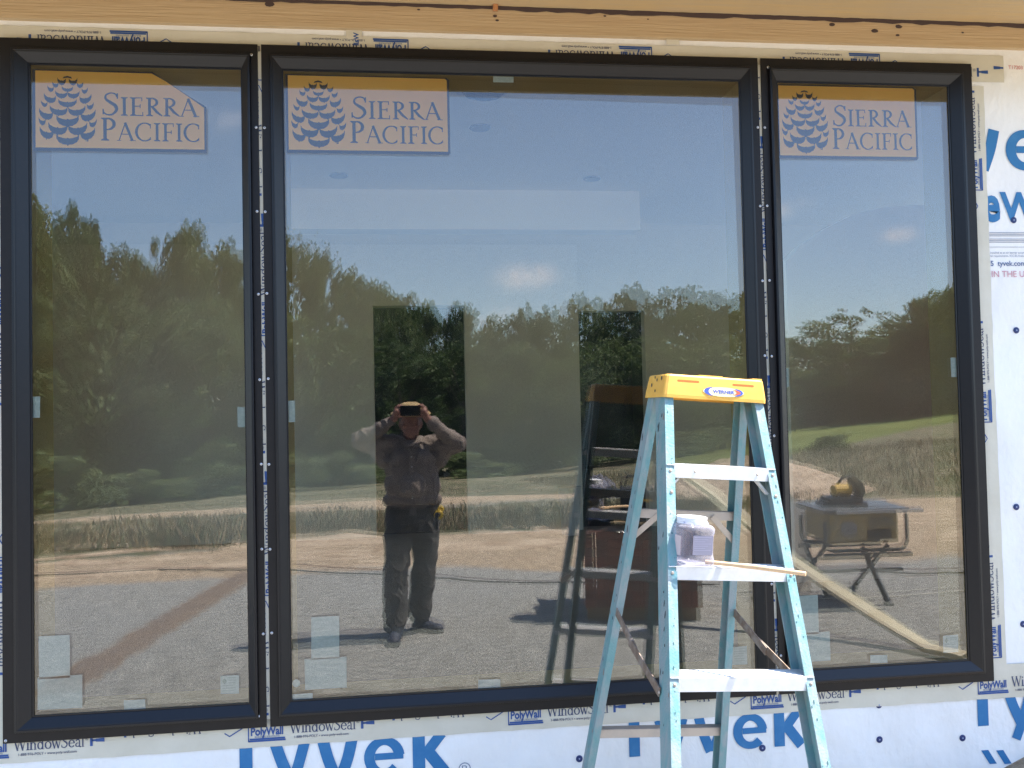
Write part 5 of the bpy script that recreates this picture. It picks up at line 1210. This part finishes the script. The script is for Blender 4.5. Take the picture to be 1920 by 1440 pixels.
# ================================================================== TABLE SAW ON FOLDING STAND
sc_p = GY(1588, 947, -.62)
zt = sc_p.z
TS = Matrix.Translation((sc_p.x+.02, -.60, 0)) @ Matrix.Rotation(.07, 4, 'Z')
saw = thing('table_saw', (sc_p.x, -.6, 0), 'yellow bodied jobsite table saw on a folding metal stand, mirrored in the right window', 'table saw')
M_sawt = mat('saw_table_grey', (.20, .215, .23), .35, metal=.4); M_sawb = mat('saw_body_yellow', (.44, .32, .12), .6, noise=(9, .42, .6, (.30, .26, .17))); M_tubem = mat('stand_tube', (.10, .11, .11), .5, metal=.3); M_blk = mat('saw_black', (.03, .032, .035), .6)
hw = .36
mb = MB(); mb.box((-hw, -.29, zt-.04), (hw, .29, zt), 0, TS, bev=.006)
for i in range(2): mb.box((-hw+.25+i*.22, -.28, zt+.0005), (-hw+.265+i*.22, .28, zt+.002), 1, TS)
mb.box((-.01, -.12, zt+.001), (.05, .14, zt+.003), 1, TS); mb.build('saw_table', [M_sawt, M_blk], saw)
mb = MB(); mb.box((-hw+.10, .295, zt-.035), (hw+.10, .32, zt-.008), 0, TS, bev=.003); mb.build('fence_rail', [mat('rail_bright', (.62, .64, .66), .3, metal=.5)], saw)
mb = MB(); mb.box((-hw+.10, -.32, zt-.035), (hw+.10, -.295, zt-.008), 0, TS, bev=.003); mb.build('fence_rail', [bpy.data.materials['rail_bright']], saw)
mb = MB(); mb.box((-.30, -.26, zt-.285), (.28, .26, zt-.045), 0, TS, bev=.02); body = mb.build('saw_body', [M_sawb], saw)
mb = MB(); mb.box((.03, .261, zt-.145), (.24, .266, zt-.075), 0, TS, bev=.002); mb.build('vent_panel', [mat('saw_panel_grey', (.17, .165, .14), .6)], body)
mb = MB(); mb.lathe([(.07, 0), (.07, .008), (.058, .012), (.012, .014), (.012, .03)], n=28, T=TS @ Matrix.Translation((-.14, .262, zt-.17)) @ Matrix.Rotation(-PI/2, 4, 'X')); mb.box((.02, .262, zt-.265), (.22, .272, zt-.175), 1, TS, bev=.003); mb.build('hand_wheel', [mat('wheel_grey', (.28, .28, .29), .5), M_blk], body)
zs0 = zt-.335
for yy in (-.24, .27):
    mb = MB(); mb.tube([TS @ Vector(p) for p in ((-.34, yy, zt-.10), (-.34, yy, zs0+.07), (-.32, yy, zs0+.015), (-.27, yy, zs0), (.27, yy, zs0), (.32, yy, zs0+.015), (.345, yy, zs0+.07), (.345, yy, zt-.05))], .015, 10); mb.build('roll_cage', [M_tubem], saw, smooth=True)
for yy in (-.24, .30):
    mb = MB(); mb.box((-.36, yy-.02, zs0-.052), (.36, yy+.02, zs0-.018), 0, TS, bev=.003); mb.build('stand_bar', [M_tubem], saw)
    mb = MB(); mb.box((-.42, yy-.015, zs0-.165), (.28, yy+.015, zs0-.14), 0, TS, bev=.003); mb.build('stand_bar', [M_tubem], saw)
for a_, b_ in ((GY(1664, 1024, -.36), G(1600, 1103)), (GY(1616, 1027, -.50), G(1667, 1134)), (GY(1548, 1027, -.42), G(1499, 1092)), (GY(1508, 1020, -.60), G(1552, 1122))):
    mb = MB(); mb.tube([a_, b_+Vector((0, 0, .012))], .017, 4, flat=1.5); mb.box((b_.x-.03, b_.y-.03, -.002), (b_.x+.03, b_.y+.03, .02), 1, bev=.004); mb.build('leg', [M_tubem, M_blk], saw)
cs = thing('circular_saw', TS @ Vector((-.08, 0, zt)), 'yellow and black handheld circular saw set on a dark case on the table saw', 'circular saw')
mb = MB(); mb.box((-.26, -.13, zt+.002), (.10, .16, zt+.03), 0, TS @ Matrix.Rotation(.2, 4, 'Z'), bev=.004); mb.box((-.22, -.10, zt+.03), (.06, .13, zt+.075), 0, TS @ Matrix.Rotation(.1, 4, 'Z'), bev=.008); tag(mb.build('tool_case', [mat('case_dark', (.055, .055, .065), .5)]), 'flat dark plastic case lying on the table saw under the circular saw', 'tool case')
mb = MB(); mb.tube([TS @ Vector((-.17, .05, zt+.13)), TS @ Vector((-.03, .03, zt+.13))], [.048, .055], 14); mb.build('motor_housing', [M_tooly], cs)
mb = MB(); mb.lathe([(.088, -.03), (.10, -.02), (.10, .02), (.088, .03)], n=26, T=TS @ Matrix.Translation((.04, .02, zt+.155)) @ Matrix.Rotation(1.15, 4, 'Y')); mb.build('blade_guard', [mat('guard_olive', (.10, .085, .035), .4)], cs)
mb = MB(); mb.tube([TS @ Vector(p) for p in ((-.12, .02, zt+.18), (-.08, .02, zt+.225), (.0, .02, zt+.24), (.05, .02, zt+.21))], .013, 8); mb.build('handle', [M_blk], cs, smooth=True)
# pale sheet leaning behind the saw's left side
p0 = GY(1484, 1015, -1.02); p1 = GY(1510, 940, -1.02)
mb = MB(); mb.box((0, -.012, 0), (.17, .012, p1.z), 0, Matrix.Translation((p0.x, -1.02, 0)) @ Matrix.Rotation(.12, 4, 'X'), bev=.002)
tag(mb.build('foam_board', [mat('sheet_pale', (.80, .74, .66), .8)]), 'narrow pale board standing left of the table saw', 'board')

# cords lying on the ground
def cord(pts, r, m, lab, name='cord'):
    P = [G(*p) for p in pts]; out = []
    Q = [(p.x, p.y) for p in P]; Sx = spline(Q, 6)
    mb = MB(); mb.tube([(x, y, terr(x, y)+r*.9+.012) for x, y in Sx], r, 6); tag(mb.build(name, [m], smooth=True), lab, 'cord')
M_cord = mat('cord_dark', (.035, .03, .03), .6)
cord([(-60, 1088), (60, 1083), (150, 1079), (250, 1073), (300, 1071), (400, 1072), (470, 1071), (545, 1071), (600, 1075), (700, 1081), (800, 1087), (845, 1089), (900, 1094), (1000, 1096), (1090, 1096), (1200, 1100), (1350, 1100)], .008, M_cord, 'thin dark cord lying across the sand and gravel behind the person')
cord([(1480, 1076), (1552, 1074), (1640, 1075), (1720, 1079), (1777, 1078), (1840, 1080)], .010, M_cord, 'dark cord on the gravel below the table saw')
cord([(1480, 1128), (1560, 1124), (1640, 1123), (1720, 1118), (1800, 1112), (1860, 1108)], .005, mat('cord_white', (.6, .58, .5), .6), 'thin whitish cord on the gravel nearest the table saw legs')
# a few survey stakes in the weeds
for px, py, h, lab in ((369, 1003, .22, 'dark stake standing in the weeds of the left window'), (1008, 972, .17, 'reddish brown stake in the weeds right of the person')):
    p = G(px, py); mb = MB(); mb.box((p.x-.025, p.y-.02, 0), (p.x+.025, p.y+.02, h), bev=.003); tag(mb.build('stake', [mat('stake_brown', (.16, .085, .05), .9)]), lab, 'stake', 'stakes in the weeds')
